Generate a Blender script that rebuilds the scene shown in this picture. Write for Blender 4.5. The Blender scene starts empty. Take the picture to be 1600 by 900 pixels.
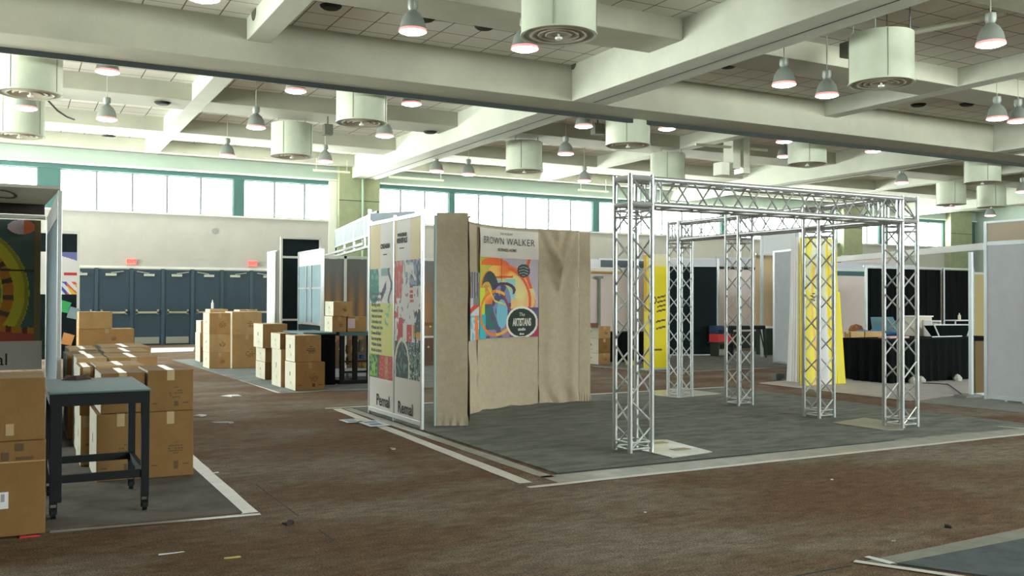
import bpy, math, random
from mathutils import Vector, Matrix, noise
random.seed(7)
S = bpy.context.scene
COL = S.collection
# ------------------------------------------------------------------ camera
FPX, YAW, PITCH, ROLL, EYE = 1460.2, 0.49204, 0.012407, 0.002868, 1.42
cy, sy = math.cos(YAW), math.sin(YAW); cp, sp = math.cos(PITCH), math.sin(PITCH)
FW = Vector((sy*cp, cy*cp, sp)); RT0 = Vector((cy, -sy, 0)); UP0 = RT0.cross(FW)
RT = RT0*math.cos(ROLL) + UP0*math.sin(ROLL); UP = UP0*math.cos(ROLL) - RT0*math.sin(ROLL)
CAM = Vector((0, 0, EYE))
cd = bpy.data.cameras.new('camera'); cam = bpy.data.objects.new('camera', cd); COL.objects.link(cam)
cd.sensor_width = 36; cd.lens = FPX/1600*36; cd.clip_start = 0.05; cd.clip_end = 300
cam.matrix_world = Matrix(((RT.x, UP.x, -FW.x, 0), (RT.y, UP.y, -FW.y, 0), (RT.z, UP.z, -FW.z, EYE), (0, 0, 0, 1)))
S.camera = cam
# ------------------------------------------------------------------ light
S.view_settings.view_transform = 'Standard'; S.view_settings.look = 'None'
S.view_settings.gamma = 1; S.view_settings.use_curve_mapping = False
S.view_settings.exposure = 0.40
W = bpy.data.worlds.new('overcast sky'); S.world = W; W.use_nodes = True
bg = W.node_tree.nodes['Background']; bg.inputs[0].default_value = (0.95, 1.0, 0.97, 1); SKY = 15.0
bg.inputs[1].default_value = SKY
wt = W.node_tree; wc = wt.nodes.new('ShaderNodeTexCoord'); wx = wt.nodes.new('ShaderNodeSeparateXYZ'); wr = wt.nodes.new('ShaderNodeValToRGB')
wt.links.new(wc.outputs['Generated'], wx.inputs[0]); wm = wt.nodes.new('ShaderNodeMapRange'); wm.inputs['From Min'].default_value = -1; wm.inputs['From Max'].default_value = 1
wt.links.new(wx.outputs['Z'], wm.inputs['Value']); wt.links.new(wm.outputs[0], wr.inputs['Fac'])
e_ = wr.color_ramp.elements; e_[0].position = 0.47; e_[0].color = (2.3, 2.35, 2.15, 1); e_[1].position = 0.50; e_[1].color = (0.92, 1.0, 0.98, 1)   # bright lower half added to light the ceiling, overcast sky above
wt.links.new(wr.outputs[0], bg.inputs[0])
def portal(loc, rot, sx, sz):
    l = bpy.data.lights.new('daylight_opening', 'AREA'); l.shape = 'RECTANGLE'; l.size = sx; l.size_y = sz
    l.cycles.is_portal = True
    o = bpy.data.objects.new('daylight_opening', l); COL.objects.link(o); o.location = loc; o.rotation_euler = rot
P2 = math.pi/2
portal((19, 30.25, 4.62), (-P2, 0, 0), 44, 1.3)      # clerestory in the far wall, shining towards -Y
portal((-8.95, 20.5, 3.4), (0, -P2, 0), 3.2, 14)        # west glazing
portal((21, -7.9, 4.2), (P2, 0, 0), 30, 2.4)         # unseen clerestory added behind the camera for front fill

# ------------------------------------------------------------------ pixel -> place
def ray(px, py): return RT*((px-800)/FPX) + UP*((450-py)/FPX) + FW
def FL(px, py, z=0.0):
    r = ray(px, py); return CAM + r*((z-EYE)/r.z)
def ONY(px, py, Y):
    r = ray(px, py); return CAM + r*(Y/r.y)
def ONX(px, py, X):
    r = ray(px, py); return CAM + r*(X/r.x)
def PR(p):
    d = Vector(p)-CAM; w = d.dot(FW); return 800+FPX*d.dot(RT)/w, 450-FPX*d.dot(UP)/w
def ZAT(x, y, py):            # height over a floor point that sits on pixel row py
    lo, hi = -1.0, 9.0
    for _ in range(40):
        m = (lo+hi)/2
        if PR((x, y, m))[1] > py: lo = m
        else: hi = m
    return (lo+hi)/2

# ------------------------------------------------------------------ materials
MATS = {}
def mat(name, col, rough=0.6, metal=0.0, var=0.0, scale=8.0, bump=0.0, bscale=40.0, emit=None, es=0.0, col2=None, stretch=None, spec=0.5):
    if name in MATS: return MATS[name]
    m = bpy.data.materials.new(name); m.use_nodes = True; nt = m.node_tree; b = nt.nodes['Principled BSDF']
    b.inputs['Base Color'].default_value = (*col, 1); b.inputs['Roughness'].default_value = rough
    b.inputs['Metallic'].default_value = metal; b.inputs['Specular IOR Level'].default_value = spec
    tc = nt.nodes.new('ShaderNodeTexCoord'); src = tc.outputs['Object']
    if stretch:
        mp = nt.nodes.new('ShaderNodeMapping'); mp.inputs['Scale'].default_value = stretch
        nt.links.new(src, mp.inputs['Vector']); src = mp.outputs['Vector']
    if var > 0 or col2:
        n = nt.nodes.new('ShaderNodeTexNoise'); n.inputs['Scale'].default_value = scale; n.inputs['Detail'].default_value = 6
        n.inputs['Roughness'].default_value = 0.65
        nt.links.new(src, n.inputs['Vector'])
        r = nt.nodes.new('ShaderNodeValToRGB'); c2 = col2 or tuple(c*(1-var) for c in col)
        c1 = col if col2 else tuple(min(1, c*(1+var)) for c in col)
        r.color_ramp.elements[0].position = 0.35; r.color_ramp.elements[1].position = 0.65
        r.color_ramp.elements[0].color = (*c2, 1); r.color_ramp.elements[1].color = (*c1, 1)
        nt.links.new(n.outputs['Fac'], r.inputs['Fac']); nt.links.new(r.outputs['Color'], b.inputs['Base Color'])
    if bump > 0:
        n2 = nt.nodes.new('ShaderNodeTexNoise'); n2.inputs['Scale'].default_value = bscale; n2.inputs['Detail'].default_value = 5
        nt.links.new(src, n2.inputs['Vector'])
        bp = nt.nodes.new('ShaderNodeBump'); bp.inputs['Strength'].default_value = bump; bp.inputs['Distance'].default_value = 0.02
        nt.links.new(n2.outputs['Fac'], bp.inputs['Height']); nt.links.new(bp.outputs['Normal'], b.inputs['Normal'])
    if emit:
        b.inputs['Emission Color'].default_value = (*emit, 1); b.inputs['Emission Strength'].default_value = es
    MATS[name] = m; return m
concrete = mat('painted_concrete', (0.44, 0.445, 0.37), 0.8, var=0.06, scale=1.2, bump=0.15, bscale=25)
concrete_w = mat('pale_concrete', (0.57, 0.60, 0.52), 0.8, var=0.05, scale=1.5, bump=0.12, bscale=25)
teal_wall = mat('pale_green_wall', (0.40, 0.49, 0.43), 0.85, var=0.04, scale=1.0)
teal_dark = mat('teal_window_surround', (0.055, 0.14, 0.13), 0.7)
green_conc = mat('olive_green_column_paint', (0.30, 0.33, 0.20), 0.85, var=0.08, scale=3)
wall_mat = mat('grey_beige_wall', (0.47, 0.455, 0.425), 0.9, var=0.04, scale=2)
alu = mat('brushed_aluminium', (0.62, 0.64, 0.65), 0.36, metal=0.8, var=0.04, scale=30)
alu_dull = mat('frame_aluminium', (0.55, 0.60, 0.62), 0.45, metal=0.35)
white_p = mat('white_panel', (0.78, 0.79, 0.80), 0.5)
black_m = mat('black_metal', (0.010, 0.013, 0.014), 0.6, spec=0.25)
black_cloth = mat('black_cloth', (0.006, 0.008, 0.008), 0.95, var=0.3, scale=6, stretch=(6, 6, 0.3), spec=0.08)
dark_panel = mat('dark_green_black_panel', (0.010, 0.018, 0.021), 0.8, spec=0.15)
cream_track = mat('cream_trim', (0.72, 0.73, 0.66), 0.6)
dark_track = mat('dark_track', (0.03, 0.04, 0.04), 0.8)
diff_metal = mat('diffuser_enamel', (0.47, 0.52, 0.42), 0.5, var=0.04, scale=4)
diff_in = mat('diffuser_inner_rings', (0.42, 0.40, 0.33), 0.6)
lamp_metal = mat('lamp_housing_grey', (0.23, 0.26, 0.24), 0.45, metal=0.2)
lamp_rim = mat('lamp_rim_pink', (0.75, 0.25, 0.25), 0.5, emit=(1.0, 0.32, 0.30), es=0.7)
lamp_lit = mat('lamp_lens_lit', (1, 1, 1), 0.4, emit=(1.0, 0.90, 0.92), es=18)
cardb = [mat('kraft_cardboard', (0.46, 0.27, 0.11), 0.85, var=0.09, scale=5, bump=0.1, bscale=60),
         mat('kraft_cardboard_pale', (0.52, 0.33, 0.15), 0.85, var=0.09, scale=4, bump=0.1, bscale=60),
         mat('kraft_cardboard_brown', (0.25, 0.135, 0.042), 0.85, var=0.09, scale=4, bump=0.1, bscale=60)]
card_lit = mat('white_faced_cardboard', (0.66, 0.62, 0.50), 0.8, var=0.06, scale=5)  # kraft board with the daylight on the left sides put into its colour
tape_m = mat('brown_packing_tape', (0.50, 0.36, 0.20), 0.35)
ink = mat('printed_ink', (0.03, 0.03, 0.03), 0.7)
ink_soft = mat('printed_ink_brown', (0.12, 0.07, 0.03), 0.7)
paper = mat('white_paper', (0.82, 0.82, 0.84), 0.7)
beige_fab = mat('beige_canvas', (0.50, 0.415, 0.30), 0.95, var=0.07, scale=14, bump=0.5, bscale=7)
tape_white = mat('white_floor_tape', (0.74, 0.72, 0.68), 0.5, var=0.10, scale=5)
tape_tan = mat('clear_tan_floor_tape', (0.36, 0.35, 0.31), 0.4, var=0.2, scale=6)
grey_carpet = mat('grey_booth_carpet', (0.27, 0.27, 0.24), 0.95, scale=3.2, bump=0.9, bscale=120, col2=(0.125, 0.14, 0.13), stretch=(0.8, 1.8, 1))
pale_carpet = mat('pale_booth_carpet', (0.46, 0.44, 0.43), 0.95, var=0.08, scale=4)
plate_m = mat('steel_base_plate', (0.60, 0.60, 0.56), 0.3, metal=0.5, var=0.2, scale=3)
pink_fab = mat('pale_pink_fabric', (0.80, 0.69, 0.65), 0.9, var=0.03, scale=2)
tan_pan = mat('tan_board', (0.62, 0.46, 0.28), 0.8, var=0.05, scale=2)
grey_pan = mat('grey_fabric_panel', (0.46, 0.49, 0.53), 0.9, var=0.06, scale=6)
lilac_pan = mat('pale_grey_laminate', (0.68, 0.70, 0.76), 0.7, var=0.03, scale=5)
steel_blue = mat('frosted_blue_panel', (0.25, 0.37, 0.42), 0.35, var=0.08, scale=2)
door_blue = mat('slate_blue_door_paint', (0.018, 0.042, 0.064), 0.5, var=0.05, scale=3)
door_frame = mat('door_frame_blue', (0.028, 0.06, 0.085), 0.5)
brass = mat('dull_bronze_bar', (0.38, 0.36, 0.26), 0.4, metal=0.6)
kick = mat('kick_plate_steel', (0.33, 0.34, 0.30), 0.35, metal=0.6)
yellow_m = mat('yellow_banner_cloth', (0.85, 0.70, 0.02), 0.7)
white_cloth = mat('white_cloth', (0.80, 0.80, 0.84), 0.9)
red_m = mat('red_plastic', (0.65, 0.04, 0.04), 0.5)
blue_m = mat('blue_cloth', (0.04, 0.22, 0.50), 0.8)
teal_top = mat('teal_table_top', (0.09, 0.19, 0.23), 0.6)
slate_top = mat('slate_blue_tabletop', (0.10, 0.17, 0.19), 0.65, var=0.04, scale=3)
brown_bd = mat('brown_board', (0.14, 0.09, 0.035), 0.8)
exit_box = mat('exit_sign_housing', (0.65, 0.16, 0.14), 0.5, emit=(1, 0.25, 0.22), es=0.5)
exit_red = mat('exit_red', (0.8, 0.03, 0.03), 0.5, emit=(1, 0.06, 0.05), es=1.2)
hole_m = mat('ceiling_speaker_grille', (0.02, 0.025, 0.02), 0.8)
pvc = mat('cream_pipe', (0.70, 0.71, 0.60), 0.5)
cable_m = mat('cable_black', (0.02, 0.02, 0.02), 0.6)
# glass
gl = bpy.data.materials.new('window_glass'); gl.use_nodes = True; nt = gl.node_tree; nt.nodes.clear()
o_ = nt.nodes.new('ShaderNodeOutputMaterial'); mx = nt.nodes.new('ShaderNodeMixShader'); tr = nt.nodes.new('ShaderNodeBsdfTransparent')
gs = nt.nodes.new('ShaderNodeBsdfGlossy'); gs.inputs['Roughness'].default_value = 0.05; mx.inputs[0].default_value = 0.05
tr.inputs[0].default_value = (0.93, 0.97, 0.96, 1)
nt.links.new(tr.outputs[0], mx.inputs[1]); nt.links.new(gs.outputs[0], mx.inputs[2]); nt.links.new(mx.outputs[0], o_.inputs[0])
# painted artwork: colours of the print, read from a colour attribute
art = bpy.data.materials.new('printed_artwork'); art.use_nodes = True; nt = art.node_tree
at_ = nt.nodes.new('ShaderNodeAttribute'); at_.attribute_name = 'print'
nt.links.new(at_.outputs['Color'], nt.nodes['Principled BSDF'].inputs['Base Color']); nt.nodes['Principled BSDF'].inputs['Roughness'].default_value = 0.65
# ceiling tiles (procedural grid)
tile = bpy.data.materials.new('ceiling_tiles'); tile.use_nodes = True; nt = tile.node_tree; b = nt.nodes['Principled BSDF']
tc = nt.nodes.new('ShaderNodeTexCoord'); br = nt.nodes.new('ShaderNodeTexBrick'); br.offset = 0
br.inputs['Scale'].default_value = 1.0; br.inputs['Brick Width'].default_value = 0.61; br.inputs['Row Height'].default_value = 0.61
br.inputs['Mortar Size'].default_value = 0.012; br.inputs['Mortar Smooth'].default_value = 0.2
br.inputs['Color1'].default_value = (0.76, 0.74, 0.68, 1); br.inputs['Color2'].default_value = (0.71, 0.70, 0.63, 1); br.inputs['Mortar'].default_value = (0.14, 0.14, 0.12, 1)
nt.links.new(tc.outputs['Object'], br.inputs['Vector']); nt.links.new(br.outputs['Color'], b.inputs['Base Color']); b.inputs['Roughness'].default_value = 0.9
# brown hall carpet
fm = bpy.data.materials.new('brown_hall_carpet'); fm.use_nodes = True; nt = fm.node_tree; b = nt.nodes['Principled BSDF']; b.inputs['Roughness'].default_value = 0.93
b.inputs['Specular IOR Level'].default_value = 0.25
tc = nt.nodes.new('ShaderNodeTexCoord')
def nz(sc, det=5, st=None, rough=0.6):
    n = nt.nodes.new('ShaderNodeTexNoise'); n.inputs['Scale'].default_value = sc; n.inputs['Detail'].default_value = det; n.inputs['Roughness'].default_value = rough
    if st:
        mp = nt.nodes.new('ShaderNodeMapping'); mp.inputs['Scale'].default_value = st; nt.links.new(tc.outputs['Object'], mp.inputs[0]); nt.links.new(mp.outputs[0], n.inputs['Vector'])
    else: nt.links.new(tc.outputs['Object'], n.inputs['Vector'])
    return n
def ramp(src, stops):
    r = nt.nodes.new('ShaderNodeValToRGB'); e = r.color_ramp.elements
    e[0].position, e[0].color = stops[0][0], (*stops[0][1], 1); e[1].position, e[1].color = stops[-1][0], (*stops[-1][1], 1)
    for p_, c_ in stops[1:-1]:
        k = e.new(p_); k.color = (*c_, 1)
    nt.links.new(src, r.inputs['Fac']); return r
r1 = ramp(nz(0.55, 5, (0.8, 1.3, 1)).outputs['Fac'], [(0.36, (0.160, 0.092, 0.057)), (0.47, (0.175, 0.118, 0.080)), (0.60, (0.235, 0.205, 0.175))])
r2 = ramp(nz(9, 8, (0.7, 1.5, 1), 0.75).outputs['Fac'], [(0.33, (0.62, 0.60, 0.56)), (0.67, (1.35, 1.33, 1.30))])
r3 = ramp(nz(95, 3).outputs['Fac'], [(0.36, (0.45, 0.45, 0.45)), (0.64, (1.55, 1.5, 1.42))])
m1 = nt.nodes.new('ShaderNodeMixRGB'); m1.blend_type = 'MULTIPLY'; m1.inputs[0].default_value = 1
m2 = nt.nodes.new('ShaderNodeMixRGB'); m2.blend_type = 'MULTIPLY'; m2.inputs[0].default_value = 1
nt.links.new(r1.outputs[0], m1.inputs[1]); nt.links.new(r2.outputs[0], m1.inputs[2]); nt.links.new(m1.outputs[0], m2.inputs[1]); nt.links.new(r3.outputs[0], m2.inputs[2])
nt.links.new(m2.outputs[0], b.inputs['Base Color'])
bp = nt.nodes.new('ShaderNodeBump'); bp.inputs['Strength'].default_value = 0.7; bp.inputs['Distance'].default_value = 0.01
nt.links.new(nz(140, 3).outputs['Fac'], bp.inputs['Height']); nt.links.new(bp.outputs[0], b.inputs['Normal'])

# ------------------------------------------------------------------ mesh builder
class MB:
    def __init__(s): s.v = []; s.f = []; s.m = []; s.mats = []; s.c = None
    def mi(s, m):
        if m is None: return 0
        if m not in s.mats: s.mats.append(m)
        return s.mats.index(m)
    def quad(s, pts, m=None):
        n = len(s.v); s.v += [tuple(p) for p in pts]; s.f.append(tuple(range(n, n+len(pts)))); s.m.append(s.mi(m)); return s
    def hexa(s, p, m=None, faces=None):           # 8 corners: bottom 0-3 ccw, top 4-7
        n = len(s.v); s.v += [tuple(q) for q in p]
        fs = [(3, 2, 1, 0), (4, 5, 6, 7), (0, 1, 5, 4), (1, 2, 6, 5), (2, 3, 7, 6), (3, 0, 4, 7)]
        for i, f in enumerate(fs):
            s.f.append(tuple(n+k for k in f)); s.m.append(s.mi(faces[i] if faces and faces[i] else m))
        return s
    def box(s, x0, x1, y0, y1, z0, z1, m=None, faces=None):
        return s.hexa([(x0, y0, z0), (x1, y0, z0), (x1, y1, z0), (x0, y1, z0), (x0, y0, z1), (x1, y0, z1), (x1, y1, z1), (x0, y1, z1)], m, faces)
    def bar(s, p, q, w, h, m=None):               # rectangular bar from p to q
        p = Vector(p); q = Vector(q); d = (q-p).normalized(); u = Vector((0, 0, 1))
        if abs(d.z) > 0.95: u = Vector((0, 1, 0))
        a = d.cross(u).normalized()*(w/2); c = a.cross(d).normalized()*(h/2)
        return s.hexa([p-a-c, p+a-c, q+a-c, q-a-c, p-a+c, p+a+c, q+a+c, q-a+c], m)
    def tube(s, p, q, r, n=8, m=None, r2=None):
        p = Vector(p); q = Vector(q); d = (q-p).normalized(); u = Vector((0, 0, 1)) if abs(d.z) < 0.9 else Vector((1, 0, 0))
        a = d.cross(u).normalized(); c = d.cross(a); k = len(s.v); r2 = r if r2 is None else r2
        for e, rr in ((p, r), (q, r2)):
            for i in range(n):
                t = 2*math.pi*i/n; s.v.append(tuple(e + (a*math.cos(t)+c*math.sin(t))*rr))
        for i in range(n):
            j = (i+1) % n; s.f.append((k+i, k+j, k+n+j, k+n+i)); s.m.append(s.mi(m))
        s.f.append(tuple(k+i for i in reversed(range(n)))); s.m.append(s.mi(m)); s.f.append(tuple(k+n+i for i in range(n))); s.m.append(s.mi(m))
        return s
    def path(s, pts, r, n=6, m=None):
        for a, b_ in zip(pts, pts[1:]): s.tube(a, b_, r, n, m)
        return s
    def lathe(s, prof, cx=0, cy_=0, n=28, m=None, cap0=False, cap1=False):
        k = len(s.v)
        for (r, z) in prof:
            for i in range(n):
                t = 2*math.pi*i/n; s.v.append((cx+r*math.cos(t), cy_+r*math.sin(t), z))
        for a in range(len(prof)-1):
            for i in range(n):
                j = (i+1) % n; s.f.append((k+a*n+i, k+a*n+j, k+(a+1)*n+j, k+(a+1)*n+i)); s.m.append(s.mi(m))
        if cap0: s.f.append(tuple(k+i for i in reversed(range(n)))); s.m.append(s.mi(m))
        if cap1: s.f.append(tuple(k+(len(prof)-1)*n+i for i in range(n))); s.m.append(s.mi(m))
        return s
    def build(s, name, m=None, parent=None, bevel=0, smooth=False, rel=True):
        me = bpy.data.meshes.new(name); off = Vector((0, 0, 0))
        if parent is not None and rel:
            a = parent
            while a is not None: off += a.location; a = a.parent
        me.from_pydata([tuple(Vector(v)-off) for v in s.v], [], s.f); me.update()
        for mm in (s.mats or [m]): me.materials.append(mm if mm else m)
        if s.mats: me.polygons.foreach_set('material_index', s.m)
        if s.c:
            ca = me.color_attributes.new('print', 'FLOAT_COLOR', 'CORNER'); i = 0
            buf = []
            for pi, p_ in enumerate(me.polygons):
                for _ in p_.loop_indices: buf += [*s.c[pi], 1]
            ca.data.foreach_set('color', buf)
        if smooth: me.polygons.foreach_set('use_smooth', [True]*len(me.polygons))
        o = bpy.data.objects.new(name, me); COL.objects.link(o)
        if parent is not None: o.parent = parent
        if bevel:
            bv = o.modifiers.new('bevel', 'BEVEL'); bv.width = bevel; bv.segments = 2; bv.limit_method = 'ANGLE'
        if smooth and bevel == 0:
            es_ = o.modifiers.new('edges', 'EDGE_SPLIT'); es_.split_angle = math.radians(40)
        return o
def tag(o, label=None, cat=None, group=None, kind=None):
    if label: o['label'] = label
    if cat: o['category'] = cat
    if group: o['group'] = group
    if kind: o['kind'] = kind
    return o
def thing(name, label, cat, loc=(0, 0, 0), group=None):
    o = bpy.data.objects.new(name, None); COL.objects.link(o); o.location = loc; o.empty_display_size = 0.1
    return tag(o, label, cat, group)
def st(o, label=None): return tag(o, label, None, None, 'structure')
def tree(o, parent=None):
    c = o.copy(); COL.objects.link(c); c.parent = parent
    for ch in list(o.children): tree(ch, c)
    return c
def text_mesh(txt, size, fn, name, m, parent, depth=0.0, shear=0.0, align='CENTER', spacing=1.0, bold=0.0):
    cu = bpy.data.curves.new('t', 'FONT'); cu.body = txt; cu.size = size; cu.align_x = align; cu.align_y = 'CENTER'; cu.shear = shear; cu.space_character = spacing
    cu.offset = bold; cu.resolution_u = 3
    o = bpy.data.objects.new('t', cu); COL.objects.link(o); bpy.context.view_layer.update()
    dg = bpy.context.evaluated_depsgraph_get(); me = bpy.data.meshes.new_from_object(o.evaluated_get(dg))
    off = Vector((0, 0, 0)); a = parent
    while a is not None: off += a.location; a = a.parent
    for v in me.vertices: v.co = Vector(fn(v.co.x, v.co.y)) - off
    me.materials.clear(); me.materials.append(m)
    bpy.data.objects.remove(o); bpy.data.curves.remove(cu)
    q = bpy.data.objects.new(name, me); COL.objects.link(q)
    if parent is not None: q.parent = parent
    return q
def art_grid(name, parent, fn, paint, nu, nv):     # fn(u,v)->point ; paint(u,v)->rgb (the print's own colours)
    mb = MB(); mb.c = []
    for j in range(nv+1):
        for i in range(nu+1): mb.v.append(tuple(fn(i/nu, j/nv)))
    for j in range(nv):
        for i in range(nu):
            a = j*(nu+1)+i; mb.f.append((a, a+1, a+nu+2, a+nu+1)); mb.m.append(0); mb.c.append(paint((i+.5)/nu, (j+.5)/nv))
    return mb.build(name, art, parent)
def lerp(a, b_, t): return tuple(x+(y-x)*t for x, y in zip(a, b_))
def nse(x, y, z=0): return noise.noise(Vector((x, y, z)))

# ================================================================== SETTING
XW, XE, YS, YN, ZC = -9.0, 42.6, -8.0, 30.33, 6.19
ZM, ZR = 5.45, 5.82
st(MB().box(XW-.2, XE+.2, YS-.2, YN+.2, -0.2, 0).build('floor', fm))
st(MB().box(XW-.2, XE+.2, YS-.2, YN+.2, ZC, ZC+0.2).build('ceiling', tile))
# far wall: below the clerestory, above it, and the piers between the window groups
WB, WT = 4.05, 5.22
st(MB().box(XW, XE, YN, YN+.3, 0, WB).build('wall_north', wall_mat))
st(MB().box(XW, XE, YN-.06, YN+.3, WT+.14, ZC).build('wall_north_upper', teal_wall))
st(MB().box(XW, XE, YN-.02, YN+.3, WT, WT+.14).build('trim_1', teal_dark))
st(MB().box(XW, XE, YN-.14, YN, WT+.14, WT+.19).build('trim_2', cream_track))
st(MB().box(XW, XE, YN-.10, YN+.05, WB-.05, WB).build('trim_3', cream_track))
groups = [(-8.4, -4.0, 4), (-3.7, 0.66, 4), (1.23, 6.21, 5), (6.53, 9.50, 3), (10.98, 13.71, 3), (13.93, 19.8, 6), (20.1, 26.2, 6), (26.5, 33.0, 6), (34.2, 35.7, 2), (36.3, 40.2, 4)]
edge = XW; pn = 4
for gi, (a, b_, n) in enumerate(groups):
    st(MB().box(edge, a, YN, YN+.3, WB, WT).build('trim_%d' % pn, teal_dark)); pn += 1; edge = b_
    fr = MB().box(a, b_, YN+.06, YN+.12, WB, WB+.03).box(a, b_, YN+.06, YN+.12, WT-.03, WT)
    for k in range(n+1):
        x = a+(b_-a)*k/n; fr.box(x-.034, x+.034, YN+.055, YN+.125, WB+.001, WT-.001)
    w = st(fr.build('window_%d' % (gi+1), mat('window_bar_grey', (0.22, 0.24, 0.25), 0.5)))
    MB().quad([(a, YN+.09, WB), (b_, YN+.09, WB), (b_, YN+.09, WT), (a, YN+.09, WT)]).build('pane', gl, w)
st(MB().box(edge, XE, YN, YN+.3, WB, WT).build('trim_%d' % pn, teal_dark)); pn += 1
# other walls
st(MB().box(XE, XE+.3, YS, YN+.3, 0, ZC).build('wall_east', teal_wall))
ww = MB().box(XW-.3, XW, YS, YN, 0, 1.4).box(XW-.3, XW, YS, YN, 5.0, ZC).box(XW-.3, XW, YS, 13.5, 1.4, 5).box(XW-.3, XW, 27.5, YN, 1.4, 5).box(XW-.3, XW, 13.5, 27.5, 1.4, 1.8)
st(ww.build('wall_west', wall_mat))
fr = MB()
for k in range(11): fr.box(XW-.15, XW-.08, 13.5+k*1.4-.03, 13.5+k*1.4+.03, 1.8, 5)
w = st(fr.build('window_11', alu_dull)); MB().quad([(XW-.1, 13.5, 1.8), (XW-.1, 27.5, 1.8), (XW-.1, 27.5, 5), (XW-.1, 13.5, 5)]).build('pane', gl, w)
st(MB().box(XW, XE, YS-.3, YS, 0, 3.0).box(XW, XE, YS-.3, YS, 5.4, ZC).box(XW, 6, YS-.3, YS, 3, 5.4).box(36, XE, YS-.3, YS, 3, 5.4).build('wall_south', wall_mat))
w = st(MB().box(6, 36, YS-.15, YS-.1, 3.0, 3.04).box(6, 36, YS-.15, YS-.1, 5.36, 5.4).build('window_12', alu_dull)); MB().quad([(6, YS-.12, 3), (36, YS-.12, 3), (36, YS-.12, 5.4), (6, YS-.12, 5.4)]).build('pane', gl, w)  # unseen window band added to brighten surfaces facing the camera
st(MB().box(1.6, 7.9, YN-.03, YN, 2.33, 2.40).build('trim_%d' % pn, cream_track)); pn += 1
st(MB().box(XW, XE, YN-.02, YN, 0, 0.1).build('baseboard_north', dark_track))
# columns on the far wall
for x0, x1, m_ in ((9.56, 10.98, green_conc), (33.0, 34.2, green_conc), (40.3, 41.9, green_conc)):
    st(MB().box(x0, x1, YN-.35, YN, 0, ZC-.01).build('trim_%d' % pn, m_), None); pn += 1
    st(MB().box(x0-.01, x1+.01, YN-.36, YN-.34, 4.70, 4.72).build('trim_%d' % pn, dark_track)); pn += 1
st(MB().box(9.30, 9.56, YN-.12, YN, 0, 5.35).build('trim_%d' % pn, cream_track)); pn += 1
st(MB().tube((10.35, YN-.42, 0), (10.35, YN-.42, 5.44), 0.04, 8).build('trim_%d' % pn, mat('pale_green_pipe', (0.42, 0.56, 0.46), 0.5))); pn += 1
# girder across the hall, deep beams along it, shallow ribs
def beam(x0, x1, y0, y1, z, m_=concrete, seam=None):
    global pn
    st(MB().box(x0, x1, y0, y1, z, ZC+.02).build('trim_%d' % pn, m_, bevel=0.015)); pn += 1
    if seam:
        st(MB().box(*seam, z-.008, z+.01).build('trim_%d' % pn, dark_track)); pn += 1
beam(XW, XE, 16.12, 17.22, ZM)
BX = [(-3.45, -2.6), (10.0, 10.85), (23.42, 24.3), (36.8, 37.7)]
for x0, x1 in BX:
    beam(x0, x1, 17.22, YN, ZM+.001, concrete_w, ((x0+x1)/2+.02, (x0+x1)/2+.035, 17.3, YN-.4))
    beam(x0, x1, YS, 16.12, ZM+.001, concrete_w, ((x0+x1)/2+.02, (x0+x1)/2+.035, YS, 16.0))
RX = [(3.5, 3.9), (17.1, 17.5), (30.3, 30.7)]
for x0, x1 in RX:
    beam(x0, x1, 17.22, YN, ZR, concrete_w); beam(x0, x1, YS, 16.12, ZR, concrete_w)
xs = [XW]+[v for p_ in BX for v in p_]+[XE]
for ya, yb in ((21.6, 22.8), (25.95, 27.0), (29.75, YN), (12.55, 13.5), (8.0, 8.9), (3.4, 4.3), (-1.2, -.3)):
    for a, b_ in zip(xs[::2], xs[1::2]): beam(a, b_, ya, yb, ZR+.003, concrete)
st(MB().box(XW, XE, 17.08, 17.20, 5.385, ZM).build('trim_%d' % pn, cream_track)); pn += 1
st(MB().box(XW, XE, 17.03, 17.075, 5.36, ZM).build('trim_%d' % pn, dark_track)); pn += 1
# doors in the far wall
dx = [ONY(p_, 470, YN).x for p_ in (104, 150, 205, 254, 300, 346, 392, 437)]
for k, (a, b_) in enumerate(zip(dx, dx[1:])):
    d = st(MB().box(a+.05, b_-.05, YN-.05, YN, 0.02, 2.30).build('door_%d' % (k+1), door_blue, bevel=0.006))
    MB().box(a-.05, a+.05, YN-.08, YN, 0, 2.33).build('door_frame', door_frame, d)
    MB().box(a+.10, b_-.10, YN-.06, YN-.05, 0.05, 0.25).build('kick_plate', kick, d)
    MB().box(a+.12, b_-.12, YN-.15, YN-.11, 0.97, 1.03).box(a+.12, a+.17, YN-.15, YN-.05, 0.95, 1.09).box(b_-.17, b_-.12, YN-.15, YN-.05, 0.95, 1.09).build('push_bar', brass, d)
    s_ = 1 if k % 2 else 0
    x = a+.25 if s_ else b_-.55
    MB().box(x, x+.30, YN-.13, YN-.05, 2.10, 2.17).bar((x+.15, YN-.1, 2.19), (x+.5 if s_ else x-.2, YN-.1, 2.24), .03, .02).build('door_closer', mat('closer_steel', (0.45, 0.46, 0.38), 0.4), d)
for px, py, lb in ((205, 409, 'lit red exit sign above the blue doors, left one nearer the banner booth'), (394, 412, 'lit red exit sign above the blue doors, right one nearer the white post')):
    p = ONY(px, py, YN); t = thing('exit_sign', lb, 'exit sign', (p.x, YN-.1, p.z), 'exit signs over the doors')
    hs = MB().box(p.x-.13, p.x+.13, YN-.11, YN-.004, p.z-.09, p.z+.09).build('sign_housing', exit_box, t, bevel=.006)
    text_mesh('EXIT', .13, lambda x, y, p=p: (p.x+x, YN-.113, p.z+y), 'lettering', exit_red, hs, bold=.004)
p = ONY(336, 361, YN)
tag(MB().tube((p.x, YN-.03, p.z), (p.x, YN-.002, p.z), .09, 16).build('wall_bell', mat('bell_grey', (0.3, 0.3, 0.3), 0.5)), 'small round grey bell on the beige wall under the windows', 'bell')
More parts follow.
